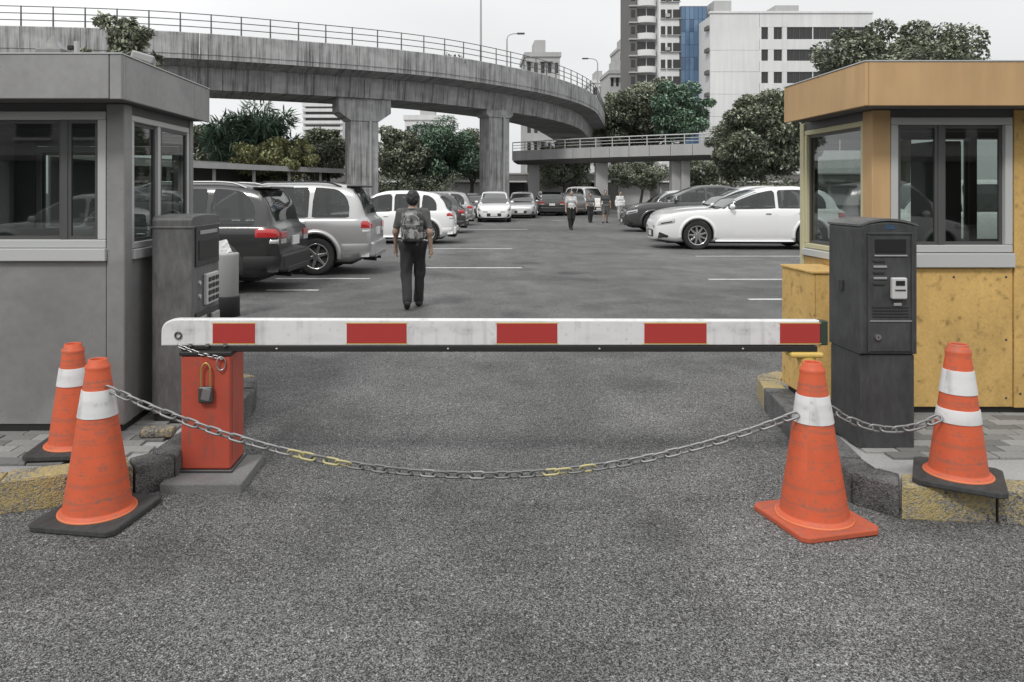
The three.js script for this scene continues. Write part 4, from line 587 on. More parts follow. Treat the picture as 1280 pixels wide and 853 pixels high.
// ---------------------------------------------------------------- people
function surfaceNet(sdf, lo, hi, cell) {                   // mesh of sdf < 0
  const n = [0, 1, 2].map(i => Math.ceil((hi[i] - lo[i]) / cell) + 1), [nx, ny, nz] = n, v = new Float32Array(nx * ny * nz), id = new Int32Array(nx * ny * nz).fill(-1), pos = [], idx = [];
  for (let k = 0, q = 0; k < nz; k++) for (let j = 0; j < ny; j++) for (let i = 0; i < nx; i++, q++) v[q] = sdf(lo[0] + i * cell, lo[1] + j * cell, lo[2] + k * cell);
  const I = (i, j, k) => i + nx * (j + ny * k), E = [[0, 1], [2, 3], [4, 5], [6, 7], [0, 2], [1, 3], [4, 6], [5, 7], [0, 4], [1, 5], [2, 6], [3, 7]];
  for (let k = 0; k < nz - 1; k++) for (let j = 0; j < ny - 1; j++) for (let i = 0; i < nx - 1; i++) {
    let m = 0; const d = []; for (let c = 0; c < 8; c++) { const x = v[I(i + (c & 1), j + (c >> 1 & 1), k + (c >> 2))]; d.push(x); if (x < 0) m++; } if (!m || m === 8) continue;
    let sx = 0, sy = 0, sz = 0, t = 0; for (const [a, b] of E) if ((d[a] < 0) !== (d[b] < 0)) { const u = d[a] / (d[a] - d[b]); sx += lerp(a & 1, b & 1, u); sy += lerp(a >> 1 & 1, b >> 1 & 1, u); sz += lerp(a >> 2, b >> 2, u); t++; }
    id[I(i, j, k)] = pos.length / 3; pos.push(lo[0] + (i + sx / t) * cell, lo[1] + (j + sy / t) * cell, lo[2] + (k + sz / t) * cell);
  }
  const quad = (a, b, c, d, f) => { if (a < 0 || b < 0 || c < 0 || d < 0) return; f ? idx.push(a, b, c, a, c, d) : idx.push(a, c, b, a, d, c); };
  for (let k = 1; k < nz - 1; k++) for (let j = 1; j < ny - 1; j++) for (let i = 1; i < nx - 1; i++) {
    const a = v[I(i, j, k)] < 0;
    if (a !== v[I(i + 1, j, k)] < 0) quad(id[I(i, j - 1, k - 1)], id[I(i, j, k - 1)], id[I(i, j, k)], id[I(i, j - 1, k)], a);
    if (a !== v[I(i, j + 1, k)] < 0) quad(id[I(i - 1, j, k - 1)], id[I(i - 1, j, k)], id[I(i, j, k)], id[I(i, j, k - 1)], a);
    if (a !== v[I(i, j, k + 1)] < 0) quad(id[I(i - 1, j - 1, k)], id[I(i, j - 1, k)], id[I(i, j, k)], id[I(i - 1, j, k)], a);
  }
  const g = new THREE.BufferGeometry(); g.setAttribute('position', new THREE.Float32BufferAttribute(pos, 3)); g.setIndex(idx); g.computeVertexNormals(); return metricUV(g);
}
const cap = (a, b, ra, rb) => { const bx = b[0] - a[0], by = b[1] - a[1], bz = b[2] - a[2], L2 = bx * bx + by * by + bz * bz || 1e-9; return (x, y, z) => { const t = clamp(((x - a[0]) * bx + (y - a[1]) * by + (z - a[2]) * bz) / L2); return Math.hypot(x - a[0] - bx * t, y - a[1] - by * t, z - a[2] - bz * t) - lerp(ra, rb, t); }; };
const ell = (c, r) => (x, y, z) => { const k = Math.hypot((x - c[0]) / r[0], (y - c[1]) / r[1], (z - c[2]) / r[2]); return (k - 1) * Math.min(...r); };
const uni = (fs, k) => (x, y, z) => { let d = 9; for (const f of fs) { const e = f(x, y, z), h = Math.max(k - Math.abs(d - e), 0) / k; d = Math.min(d, e) - h * h * k * .25; } return d; };
const skinMat = M([.33, .23, .175], .6), hairMat = M(.012, .55);
function cloth(rgb, seed) { const t = tex(128, .5, (u, v, i, j) => { const m = fbm(u, v, 6, 6, 4, seed), k = .75 + .5 * (m - .5) + .2 * (hash(i, j, seed) - .5); return rgb.map(x => x * k * 1.25); }); return new THREE.MeshStandardMaterial({ map: t, roughness: .9 }); }
function person(o) {                                        // faces +z before turning
  const S = o.height / 1.7, g = thing('person', o.label, 'person', [o.x, 0, -o.Z], o.turn, o.group); g.scale.setScalar(S);
  const legs = o.legs ?? [[.03, .22, -.02, .09], [.03, -.0, .0, .09]], arms = o.arms ?? [[.235, -.02, .25, .04], [.235, .03, .25, .0]];
  const bones = { torso: [], arm: [], leg: [], foot: [], head: [] }, hands = [];
  const T = bones.torso; T.push(cap([-.075, .93, 0], [.075, .93, 0], .105, .105), cap([-.06, 1.08, .005], [.06, 1.08, .005], .098, .098), cap([-.09, 1.27, -.005], [.09, 1.27, -.005], .108, .108), cap([-.14, 1.385, -.01], [.14, 1.385, -.01], .065, .065), cap([0, 1.38, -.01], [0, 1.5, .005], .06, .055));
  [-1, 1].forEach((s, i) => {
    const [ex, ez, wx, wz] = arms[i], sh = [s * .175, 1.385, -.01], el = [s * ex, 1.115, ez], wr = [s * wx, .885, wz];
    bones.arm.push(cap(sh, el, .052, .042), cap(el, wr, .041, .028));
    const d = [0, 1, 2].map(k => (wr[k] - el[k]) / .24), pm = [0, 1, 2].map(k => wr[k] + d[k] * .08); hands.push(cap(wr, pm, .027, .034));
    for (let q = 0; q < 4; q++) { const b = [pm[0] - s * .004, pm[1] - .012, pm[2] + (q - 1.5) * .019], l = [.062, .072, .068, .052][q], m = [b[0] - s * .006, b[1] - l * .55, b[2] + .004]; hands.push(cap(b, m, .0095, .0085), cap(m, [m[0] - s * .018, m[1] - l * .42, m[2] + .006], .0085, .007)); }
    const tb = [wr[0] - s * .006, wr[1] - .03, wr[2] + .024]; hands.push(cap(tb, [tb[0] - s * .01, tb[1] - .035, tb[2] + .022], .011, .0095), cap([tb[0] - s * .01, tb[1] - .035, tb[2] + .022], [tb[0] - s * .016, tb[1] - .068, tb[2] + .024], .0095, .008));
    const [ax, kz, az, ay] = legs[i], hip = [s * .088, .91, 0], kn = [s * .095, .5, kz], an = [s * (.09 + ax), ay, az];
    bones.leg.push(cap(hip, kn, .088, .058), cap(kn, an, .056, .036));
    const lift = ay - .09; bones.foot.push(cap([an[0], ay - .035, az - .03], [an[0] + s * .015, Math.max(.042, ay - .05 - lift * .9), az + .13], .036, .034));
  });
  const H = [0, 1.595, .02]; bones.head.push(ell(H, [.078, .112, .095]), ell([0, 1.545, .045], [.055, .06, .06]), cap([0, 1.6, .108], [0, 1.572, .124], .011, .015), cap([-.079, 1.6, .01], [-.081, 1.575, .008], .014, .011), cap([.079, 1.6, .01], [.081, 1.575, .008], .014, .011), cap([-.03, 1.623, .1], [.03, 1.623, .1], .012, .012), cap([-.018, 1.535, .1], [.018, 1.535, .1], .01, .01));
  const all = uni([...bones.torso, ...bones.arm, ...bones.leg, ...bones.foot], .05), head = uni(bones.head, .025), hand = uni(hands, .008), cell = o.cell ?? .014;
  const geo = [surfaceNet((x, y, z) => Math.min(all(x, y, z), y > 1.4 ? 9 : 9), [-.42, -.02, -.36], [.42, 1.56, .4], cell), surfaceNet((x, y, z) => uni([head, cap([0, 1.42, -.005], [0, 1.53, .01], .056, .054)], .03)(x, y, z), [-.13, 1.44, -.12], [.13, 1.74, .17], o.near ? .006 : .01), surfaceNet(hand, [-.4, .66, -.3], [.4, .93, .36], o.near ? .0055 : .008)];
  part(g, 'body', merge(geo), o.skin ?? skinMat);
  part(g, 'eyes', merge([-1, 1].map(s => new THREE.SphereGeometry(.011, 8, 6).translate(s * .03, 1.598, .1))), hairMat);
  const shirtB = uni([...bones.torso, ...bones.arm.filter((_, i) => i % 2 === 0 || o.longSleeve)], .05), hem = o.hem ?? .9;
  const wob = (x, y, z) => .003 * Math.sin(y * 17 + x * 34 + 2 * Math.sin(z * 20)) + .0035 * Math.sin(x * 47 - z * 31 + y * 9);
  const elbowY = 1.17;
  part(g, 'shirt', surfaceNet((x, y, z) => Math.max(shirtB(x, y, z) - .017 - wob(x, y, z) - (o.loose ?? 0) * sstep(1.3, .9, y), hem - y, y - 1.455, !o.longSleeve && Math.abs(x) > .15 ? elbowY - y : -9), [-.4, .6, -.3], [.4, 1.52, .34], cell * .85), o.shirt);
  if (o.shorts) part(g, 'shorts', surfaceNet((x, y, z) => Math.max(uni([...bones.torso.slice(0, 2), ...bones.leg], .04)(x, y, z) - .024 - wob(x, y, z), y - 1.0, .5 - y), [-.3, .4, -.3], [.3, 1.04, .36], cell * .85), o.trousers);
  else part(g, 'trousers', surfaceNet((x, y, z) => Math.max(uni([...bones.torso.slice(0, 2), ...bones.leg], .035)(x, y, z) - .02 - .012 * sstep(.5, .1, y) - wob(x, y * 1.3, z), y - .98, .07 - y), [-.32, .02, -.36], [.32, 1.02, .4], cell * .85), o.trousers);
  bones.foot.forEach((f, i) => part(g, 'shoe', surfaceNet((x, y, z) => Math.max(f(x, y, z) - .012, -y + .002), [-.25, -.02, -.36], [.25, .3, .42], .011), o.shoes ?? M(.03, .7)));
  const hd = uni([ell([0, 1.612, .004], [.092, .112, .104]), ...(o.longHair ? [ell([0, 1.5, -.055], [.085, .13, .05])] : [ell([0, 1.56, -.045], [.074, .07, .055])])], .03);
  part(g, 'hair', surfaceNet((x, y, z) => Math.max(hd(x, y, z) - .004 * Math.sin(x * 90) * Math.sin(y * 70 + z * 80), z - .075, .0 + (z > .02 ? 1.6 - y + (z - .02) * .6 : -9), 1.35 - y), [-.13, 1.33, -.15], [.13, 1.75, .14], o.near ? .007 : .011), o.hair ?? hairMat);
  return g;
}
{
  const PZ = 10.75, px = -.725;
  person({ label: 'person in dark clothes walking away down the lane wearing a backpack', height: 1.66, x: px, Z: PZ, turn: Math.PI, near: true, cell: .011, shirt: cloth([.09, .09, .09], 301), trousers: cloth([.026, .026, .028], 302), shoes: M(.02, .7), legs: [[-.02, .13, .2, .09], [-.03, .0, -.24, .15]], arms: [[.245, -.09, .262, -.05], [.25, .06, .262, .17]] });
  const b = thing('backpack', 'grey patterned backpack worn by the person walking down the lane', 'backpack', [px, 1.06, -PZ + .10]);
  const rb = (c, h, r) => (x, y, z) => { const qx = Math.abs(x - c[0]) - h[0] + r, qy = Math.abs(y - c[1]) - h[1] + r, qz = Math.abs(z - c[2]) - h[2] + r; return Math.hypot(Math.max(qx, 0), Math.max(qy, 0), Math.max(qz, 0)) + Math.min(Math.max(qx, qy, qz), 0) - r; };
  const camo = new THREE.MeshStandardMaterial({ map: tex(256, .4, (u, v) => { const a = fbm(u, v, 7, 7, 3, 311), c = fbm(u, v, 9, 9, 3, 312); return a > .56 ? .3 : c > .54 ? .05 : .14; }), roughness: .9 });
  part(b, 'main_bag', surfaceNet(uni([rb([0, .1, .07], [.155, .2, .085], .06), rb([0, .2, .07], [.13, .13, .08], .07)], .05), [-.2, -.14, -.05], [.2, .38, .2], .01), camo);
  part(b, 'front_pocket', surfaceNet(rb([0, .04, .15], [.115, .11, .045], .03), [-.14, -.1, .08], [.14, .18, .22], .009), camo);
  part(b, 'zip', tube([[-.11, .1, .165], [-.09, .23, .165], [0, .275, .16], [.09, .23, .165], [.11, .1, .165]], .006, 30, 6), mat.galv);
  for (const s of [-1, 1]) part(b, 'shoulder_strap', tube([[s * .1, .24, .02], [s * .115, .335, -.04], [s * .12, .36, -.10], [s * .12, .3, -.2], [s * .13, .15, -.245], [s * .155, .0, -.17], [s * .15, -.06, 0]], .016, 36, 6), mat.black);
  part(b, 'carry_loop', tube([[-.03, .3, .06], [-.02, .345, .05], [.02, .345, .05], [.03, .3, .06]], .008, 14, 6), mat.black);
}
const FP = 'people walking at the far end of the lane';
const far = (px, py, o) => { const Z = gz(py); return person({ x: (px - CX) * Z / F, Z, cell: .018, group: FP, ...o }); };
far(714, 287.5, { label: 'person in a pale shirt and dark trousers walking ahead of the far group', height: 1.7, turn: .15, shirt: cloth([.55, .55, .55], 321), trousers: cloth([.02, .02, .02], 322), legs: [[-.05, .06, .06, .09], [-.05, -.0, -.14, .12]] });
far(738, 278.5, { label: 'person in grey with dark trousers, left of the far trio', height: 1.58, turn: .1, shirt: cloth([.16, .16, .16], 323), trousers: cloth([.03, .03, .03], 324), legs: [[-.03, .02, .04, .09], [-.03, -.02, -.1, .1]] });
far(757, 279, { label: 'person in dark top and shorts, middle of the far trio', height: 1.72, turn: -.2, shorts: true, shirt: cloth([.06, .06, .06], 325), trousers: cloth([.1, .1, .1], 326), legs: [[.02, .1, .14, .09], [-.02, -.05, -.22, .14]] });
far(775, 276, { label: 'person in a loose white shirt beside the dark parked car', height: 1.66, turn: .3, longHair: true, loose: .03, hem: .82, shirt: cloth([.68, .68, .68], 327), trousers: cloth([.42, .42, .42], 328), longSleeve: true, legs: [[-.03, .03, .05, .09], [-.03, -.01, -.1, .1]] });
const plaster = tex(512, 24, (u, v) => .5 + .1 * (fbm(u, v, 5, 5, 5, 401) - .5) + .09 * (fbm(u, v, 60, 4, 3, 402) - .5)), wallWhite = new THREE.MeshStandardMaterial({ map: plaster, color: C(1.3, 1.3, 1.3), roughness: .9 }), wallGrey = new THREE.MeshStandardMaterial({ map: plaster, color: C(.78, .78, .77), roughness: .9 }), wallDark = new THREE.MeshStandardMaterial({ map: plaster, color: C(.28, .275, .265), roughness: .9 });
const farGlass = P(.03, .12), blueGlass = [0, 1, 2].map(i => P([[.10, .17, .27], [.13, .21, .32], [.07, .12, .2]][i], .12, { metalness: .2 }));
// ---------------------------------------------------------------- viaduct
function sweep(profile, curve, s0, s1, n) {                // profile: closed list of [offset to the far side, height]
  const pos = [], uv = [], idx = [], m = profile.length, L = curve.getLength();
  for (let i = 0; i <= n; i++) { const u = lerp(s0, s1, i / n), p = curve.getPointAt(u), t = curve.getTangentAt(u), nx = t.z, nz = -t.x, k = Math.hypot(nx, nz); for (let j = 0; j <= m; j++) { const [a, y] = profile[j % m]; pos.push(p.x + nx / k * a, p.y + y, p.z + nz / k * a); let v = 0; for (let q = 1; q <= j; q++) v += Math.hypot(profile[q % m][0] - profile[q - 1][0], profile[q % m][1] - profile[q - 1][1]); uv.push(u * L, v); } }
  for (let i = 0; i < n; i++) for (let j = 0; j < m; j++) { const a = i * (m + 1) + j, b = a + 1, c = a + m + 1, d = c + 1; idx.push(a, b, c, b, d, c); }
  const tri = THREE.ShapeUtils.triangulateShape(profile.map(p => new THREE.Vector2(...p)), []);
  for (const [i, f] of [[0, false], [n, true]]) { const base = pos.length / 3; for (let j = 0; j < m; j++) { const q = (i * (m + 1) + j) * 3; pos.push(pos[q], pos[q + 1], pos[q + 2]); uv.push(profile[j][0], profile[j][1]); } for (const [a, b, c] of tri) f ? idx.push(base + a, base + c, base + b) : idx.push(base + a, base + b, base + c); }
  const g = new THREE.BufferGeometry(); g.setAttribute('position', new THREE.Float32BufferAttribute(pos, 3)); g.setAttribute('uv', new THREE.Float32BufferAttribute(uv, 2)); g.setIndex(idx); return toCreasedNormals(g, .5);
}
const via = new THREE.CatmullRomCurve3([[-46, 38.6], [-30, 38.2], [-22, 38.8], [-16.5, 39.7], [-12.1, 41.2], [-8.15, 43], [-4.7, 44.7], [-.99, 47.2], [2.1, 50.2], [5.7, 54.6], [8.6, 59.5], [11.3, 66], [13.6, 75], [17, 90], [22, 112]].map(([x, z]) => new THREE.Vector3(x, 0, -z)), false, 'centripetal');
const vL = via.getLength(), across = (u, a, y) => { const p = via.getPointAt(u), t = via.getTangentAt(u), k = Math.hypot(t.x, t.z); return new THREE.Vector3(p.x + t.z / k * a, y, p.z - t.x / k * a); };
{
  const v = thing('viaduct', 'curved concrete road viaduct on piers crossing behind the car park', 'viaduct');
  const n = Math.floor(vL / 2.9), gap = .012 / 2.9;
  for (let i = 0; i < n; i++) part(v, 'parapet_panel', sweep([[0, 8.98], [0, 10.08], [.04, 10.12], [.22, 10.12], [.26, 10.08], [.26, 8.98]], via, (i + gap) / n, (i + 1 - gap) / n, 3), mat.concrete);
  part(v, 'parapet_panel', sweep([[6.74, 8.98], [6.74, 10.1], [7, 10.1], [7, 8.98]], via, 0, 1, 60), mat.concrete);
  part(v, 'deck', sweep([[.03, 8.72], [.03, 8.979], [6.97, 8.979], [6.97, 8.72], [5.6, 8.5], [1.4, 8.5]], via, 0, 1, 90), mat.concrete);
  const ng = Math.round(vL / 8.5); for (let i = 0; i < ng; i++) part(v, 'girder', sweep([[1.35, 8.499], [5.65, 8.499], [5.45, 7.3], [1.5, 7.3]], via, (i + .0012) / ng, (i + 1 - .0012) / ng, 6), mat.concrete);
  // railing on the near parapet
  const ry = [10.45, 10.8, 11.15], up = (u) => across(u, .13, 0), rail = part(v, 'railing', merge(ry.map(y => { const p = []; for (let i = 0; i <= 110; i++) p.push(across(lerp(.02, .98, i / 110), .13, y)); return new THREE.TubeGeometry(new THREE.CatmullRomCurve3(p), 330, .026, 5); })), mat.railDark), pg = new THREE.CylinderGeometry(.035, .045, 1.06, 6), np = Math.floor(vL / 1.55);
  for (let i = 2; i < np - 2; i++) { const p = up(i / np); part(rail, 'post', pg, mat.railDark, [p.x, 10.65, p.z]); }
  // piers
  const pier = (px, Z, turn, w, d, capW, capH) => { const X = (px - CX) * Z / F, q = part(v, 'pier', merge([box(-w / 2, w / 2, 0, 7.3 - capH, -d / 2, d / 2, .08)]), mat.concrete, [X, 0, -Z], [0, turn, 0]); part(q, 'pier_cap', (() => { const s = new THREE.Shape(); s.moveTo(-capW / 2, 7.29); s.lineTo(capW / 2, 7.29); s.lineTo(capW / 2, 7.29 - capH * .62); s.lineTo(w / 2 + .02, 7.29 - capH); s.lineTo(-w / 2 - .02, 7.29 - capH); s.lineTo(-capW / 2, 7.29 - capH * .62); s.closePath(); const g = new THREE.ExtrudeGeometry(s, { depth: d + .1, bevelEnabled: false }); g.translate(0, 0, -d / 2 - .05); return metricUV(g); })(), mat.concrete); part(q, 'drain_pipe', rod([w * .18, .1, d / 2 + .1], [w * .18, 7.3 - capH, d / 2 + .1], .09), mat.galv); };
  pier(452, 46.6, .45, 1.75, 1.3, 3.3, 1.35); pier(618, 53, .55, 1.7, 1.3, 2.2, .5); pier(86, 43, .1, 1.75, 1.3, 3.3, 1.35);
}
function lampPost(label, p, h, arm, bend) {
  const l = thing('street_lamp', label, 'street lamp', p.toArray(), 0, 'street lamps on the viaduct');
  part(l, 'pole', rod([0, 0, 0], [0, h, 0], .11, .06), mat.galv);
  if (arm) { part(l, 'arm', tube([[0, h - .05, 0], [arm * .12, h + .25, 0], [arm * .5, h + .42, 0], [arm, h + .45, 0]], .045, 20, 6), mat.galv); part(l, 'lamp_head', box(arm > 0 ? arm - .05 : arm - .6, arm > 0 ? arm + .6 : arm + .05, h + .38, h + .52, -.13, .13, .05), mat.steelDark); }
  part(l, 'base_plate', new THREE.CylinderGeometry(.2, .22, .15, 10), mat.galv, [0, .07, 0]);
}
const onVia = (x, off, y) => { let best = 0, bd = 1e9; for (let i = 0; i <= 600; i++) { const p = across(i / 600, off, y), e = Math.abs(CX + p.x * F / -p.z - x); if (e < bd) { bd = e; best = i / 600; } } return across(best, off, y); };
lampPost('tall plain lamp pole rising from the viaduct above the second pier', onVia(601, 6.5, 8.979), 9.5, 0);
lampPost('street lamp on the viaduct with its arm to the right', onVia(634, 6.5, 8.979), 5.6, .9);
lampPost('street lamp at the far end of the viaduct with its arm to the left', onVia(747, .6, 8.979), 6.0, -1.0);

// ---------------------------------------------------------------- footbridge
{
  const c = new THREE.CatmullRomCurve3([at(640, 200, 62), at(700, 200, 58.5), at(800, 200, 54.5), at(905, 200, 51.5), at(985, 200, 49.5)].map(p => p.setY(0))), b = thing('footbridge', 'low concrete footbridge with metal railing in front of the right trees', 'footbridge'), n = 14, L = c.getLength();
  for (let i = 0; i < n; i++) part(b, 'fascia_panel', sweep([[0, 4.2], [0, 4.98], [.16, 4.98], [.16, 4.2]], c, (i + .01) / n, (i + .99) / n, 3), wallGrey);
  part(b, 'deck', sweep([[.161, 4.1], [.161, 4.5], [3, 4.5], [3, 4.1], [2.4, 3.9], [.7, 3.9]], c, 0, 1, 24), wallDark); part(b, 'fascia_panel', sweep([[3.001, 4.2], [3.001, 4.98], [3.16, 4.98], [3.16, 4.2]], c, 0, 1, 24), mat.concrete);
  const ac = (u, a, y) => { const p = c.getPointAt(u), t = c.getTangentAt(u); return new THREE.Vector3(p.x + t.z * a, y, p.z - t.x * a); };
  const rail = part(b, 'railing', merge([5.2, 5.42, 5.66].map(y => { const p = []; for (let i = 0; i <= 30; i++) p.push(ac(i / 30, .08, y)); return new THREE.TubeGeometry(new THREE.CatmullRomCurve3(p), 90, y > 5.6 ? .045 : .025, 5); })), mat.frameWhite), pg = box(-.03, .03, 4.98, 5.66, -.03, .03);
  const np = Math.floor(L / 1.3); for (let i = 0; i <= np; i++) { const p = ac(i / np, .08, 0); part(rail, 'post', pg, mat.frameWhite, [p.x, 0, p.z]); }
  for (const [px, w] of [[667, .42], [752, .45], [843, .3], [856, .3]]) { let u = 0, bd = 1e9; for (let i = 0; i <= 300; i++) { const p = ac(i / 300, 1.55, 0), e = Math.abs(CX + p.x * F / -p.z - px); if (e < bd) { bd = e; u = i / 300; } } const p = ac(u, 1.55, 0); part(b, 'column', box(-w, w, 0, 3.899, -.4, .4, .04), wallGrey, [p.x, 0, p.z]); }
}

// ---------------------------------------------------------------- buildings
{ // white office block, 28 pixels a storey
  const Z = 125, k = Z / F, b = thing('office_building', 'white office block with dark strip windows behind the right trees', 'building', [0, 0, -Z]), X = (p) => (p - CX) * k, Y = (p) => EYE + (CY - p) * k;
  part(b, 'core', box(X(889), X(1090), 0, Y(19), -16, -.36), wallWhite);
  const rows = [[34, 49], [62, 76], [90, 104], [118, 132], [146, 160], [174, 188]];
  let yTop = 17; rows.forEach(([a, c], i) => {
    const y1 = Y(a), y0 = Y(c), band = part(b, 'spandrel', box(X(950), X(1091), y1 + .02, Y(i ? rows[i - 1][1] : yTop), -.35, 0, .03), wallWhite);
    part(b, 'wall_panel', box(X(888), X(949.6), Y(c + 13.8), Y(i ? rows[i - 1][1] + 14 : yTop), -.35, i % 2 ? .01 : 0, .04), wallWhite);
    for (const [p, q] of [[949.6, 952], [960.5, 967.5], [978, 984]]) part(b, 'pier', box(X(p), X(q), y0, y1 + .019, -.35, -.02), wallWhite);
    for (const [p, q, m] of [[952, 960.5, 1], [967.5, 978, 2], [984, 1016, 4], [1017, 1050, 4], [1051, 1090, 4]]) { const w = part(b, 'window', box(X(p), X(q), y0, y1, -.3, -.22), farGlass); for (let j = 1; j < m; j++) { const x = lerp(X(p), X(q), j / m); part(w, 'mullion', box(x - .05, x + .05, y0, y1, -.22, -.14), mat.aluDark); } }
    for (const p of [1016.5, 1050.5]) part(b, 'pier', box(X(p - .5), X(p + .5), y0, y1 + .019, -.35, -.05), wallWhite);
  });
  part(b, 'base_wall', box(X(888), X(1091), 0, Y(188.2), -.35, 0), wallWhite);
  part(b, 'parapet', box(X(887), X(1092), Y(17) + .01, Y(14), -.6, .15, .05), wallWhite);
  for (const [p, w, h] of [[905, 3, 3], [985, 4, 2.2]]) part(b, 'roof_house', box(X(p), X(p) + w, Y(19), Y(14) + h, -9, -5), wallGrey);
  for (let i = 0; i < 6; i++) part(b, 'balcony', box(X(885.5), X(888) - .02, Y(36 + i * 28), Y(31 + i * 28), -2.2, -.4), wallDark);
}
{ // apartment tower with curved balconies, blue glass wing and brown edge
  const Z = 133, k = Z / F, b = thing('apartment_tower', 'tall apartment tower with curved balconies and window columns', 'building', [0, 0, -Z]), X = (p) => (p - CX) * k, Y = (p) => EYE + (CY - p) * k, H = Y(-38), fl = 2.9;
  part(b, 'core', box(X(795), X(821), 0, H, -9, -.1), wallGrey); part(b, 'wing', box(X(821.1), X(847), 0, H - 4, -9, 1.2), wallWhite); part(b, 'corner_tower', box(X(786), X(794.9), 0, H + 2, -7, .6), wallDark);
  const bal = new THREE.CylinderGeometry(1, 1, 1, 20, 1, false, -Math.PI / 2, Math.PI), r = rng(44);
  for (let y = 8, i = 0; y < H - 2; y += fl, i++) {
    const cx = X(808), q = part(b, 'balcony', bal, wallWhite, [cx, y + .5, -.1]); q.scale.set(1.75, 1.05, 1.25);
    const w = part(b, 'window', box(X(797), X(819), y + 1.1, y + 2.55, -.12, -.02), farGlass); part(w, 'frame', box(cx - .06, cx + .06, y + 1.1, y + 2.55, -.02, .03), wallWhite);
    for (const [p, u] of [[824, 1.0], [832, 1.0], [839, 1.6]]) { const v = part(b, 'window', box(X(p), X(p) + u * .75, y + .6, y + 2.1, 1.15, 1.26), farGlass); part(v, 'sill', box(X(p) - .1, X(p) + u * .75 + .1, y + .45, y + .58, 1.2, 1.5), wallGrey); }
    part(b, 'window', box(X(788), X(793), y + .9, y + 2.2, .55, .66), farGlass); part(b, 'floor_slab', box(X(785.5), X(795), y - .15, y + .1, .2, .85), wallGrey);
    if (r() > .5) part(b, 'air_conditioner', box(X(829), X(829) + .8, y + .7, y + 1.3, 1.22, 1.7, .05), wallGrey);
  }
  const g = thing('glass_tower', 'blue glass tower wing between the apartment tower and the white office block', 'building', [0, 0, -Z]);
  part(g, 'core', box(X(848), X(880.5), 0, Y(10), -10, 1.4), wallDark);
  const cols = 6, rw = 11; for (let i = 0; i < cols; i++) for (let j = 0; j < rw; j++) { const x0 = lerp(X(848.6), X(880), i / cols), x1 = lerp(X(848.6), X(880), (i + 1) / cols), y1 = Y(11) - j * 2.2; part(g, 'glass_panel', box(x0 + .03, x1 - .03, y1 - 2.14, y1, 1.42, 1.5), blueGlass[r() < .6 ? 0 : r() < .5 ? 1 : 2]); }
  const e = thing('apartment_block', 'narrow brown apartment block edge beside the blue glass wing', 'building', [0, 0, -Z]);
  part(e, 'wall', box(X(880.8), X(887), 0, Y(26), -8, 2), wallDark); for (let i = 0; i < 6; i++) { part(e, 'window', box(X(882), X(886), Y(50 + i * 28), Y(38 + i * 28), 1.98, 2.06), farGlass); part(e, 'balcony', box(X(880.6), X(890), Y(56 + i * 28), Y(51 + i * 28), 2.01, 3), wallGrey); }
}
function block(name, label, px0, px1, py, Z, wm, floors, cols, strip) {
  const k = Z / F, b = thing(name, label, 'building', [0, 0, -Z]), x0 = (px0 - CX) * k, x1 = (px1 - CX) * k, H = EYE + (CY - py) * k, r = rng(px0); part(b, 'wall', box(x0, x1, 0, H, -10, 0), wm); part(b, 'parapet', box(x0 - .2, x1 + .2, H, H + .7, -10.2, .2), wm); part(b, 'roof_house', box(lerp(x0, x1, .3), lerp(x0, x1, .62), H + .69, H + 3, -7, -2), wallGrey);
  for (let i = 0; i < floors; i++) { const y = H - 3.1 * (i + 1); if (y < 3) break; if (strip) { part(b, 'window', box(x0 + .4, x1 - .4, y + .1, y + 3, -.02, .06), farGlass); for (let q = 0; q < 3; q++) part(b, 'louvre', box(x0 - .1, x1 + .1, y + .1 + q * 1.03, y + .62 + q * 1.03, .07, .5), wallWhite); } else for (let j = 0; j < cols; j++) { const a = lerp(x0, x1, (j + .25) / cols), c = lerp(x0, x1, (j + .75) / cols), w = part(b, 'window', box(a, c, y + .6, y + 2.2, -.02, .05), farGlass); if (r() > .4) part(w, 'canopy', box(a - .2, c + .2, y + 2.25, y + 2.4, .0, .7), wallGrey); } }
}
block('apartment_block', 'grey apartment block left of the tower, stepped roofline', 762, 788, 92, 150, wallGrey, 8, 4); block('apartment_block', 'paler low block beyond the end of the viaduct', 740, 764, 104, 165, wallWhite, 8, 3); block('apartment_block', 'tallest of the small grey blocks close to the tower', 774, 790, 62, 175, wallGrey, 10, 3);
block('office_building', 'striped office block with louvres seen under the viaduct left of the first pier', 379, 428, 133, 130, wallWhite, 7, 0, true); block('office_building', 'flat roofed building showing above the viaduct parapet', 657, 700, 71, 118, wallGrey, 6, 5); block('office_building', 'pale building glimpsed under the viaduct between its two piers', 506, 566, 150, 110, wallWhite, 4, 7);
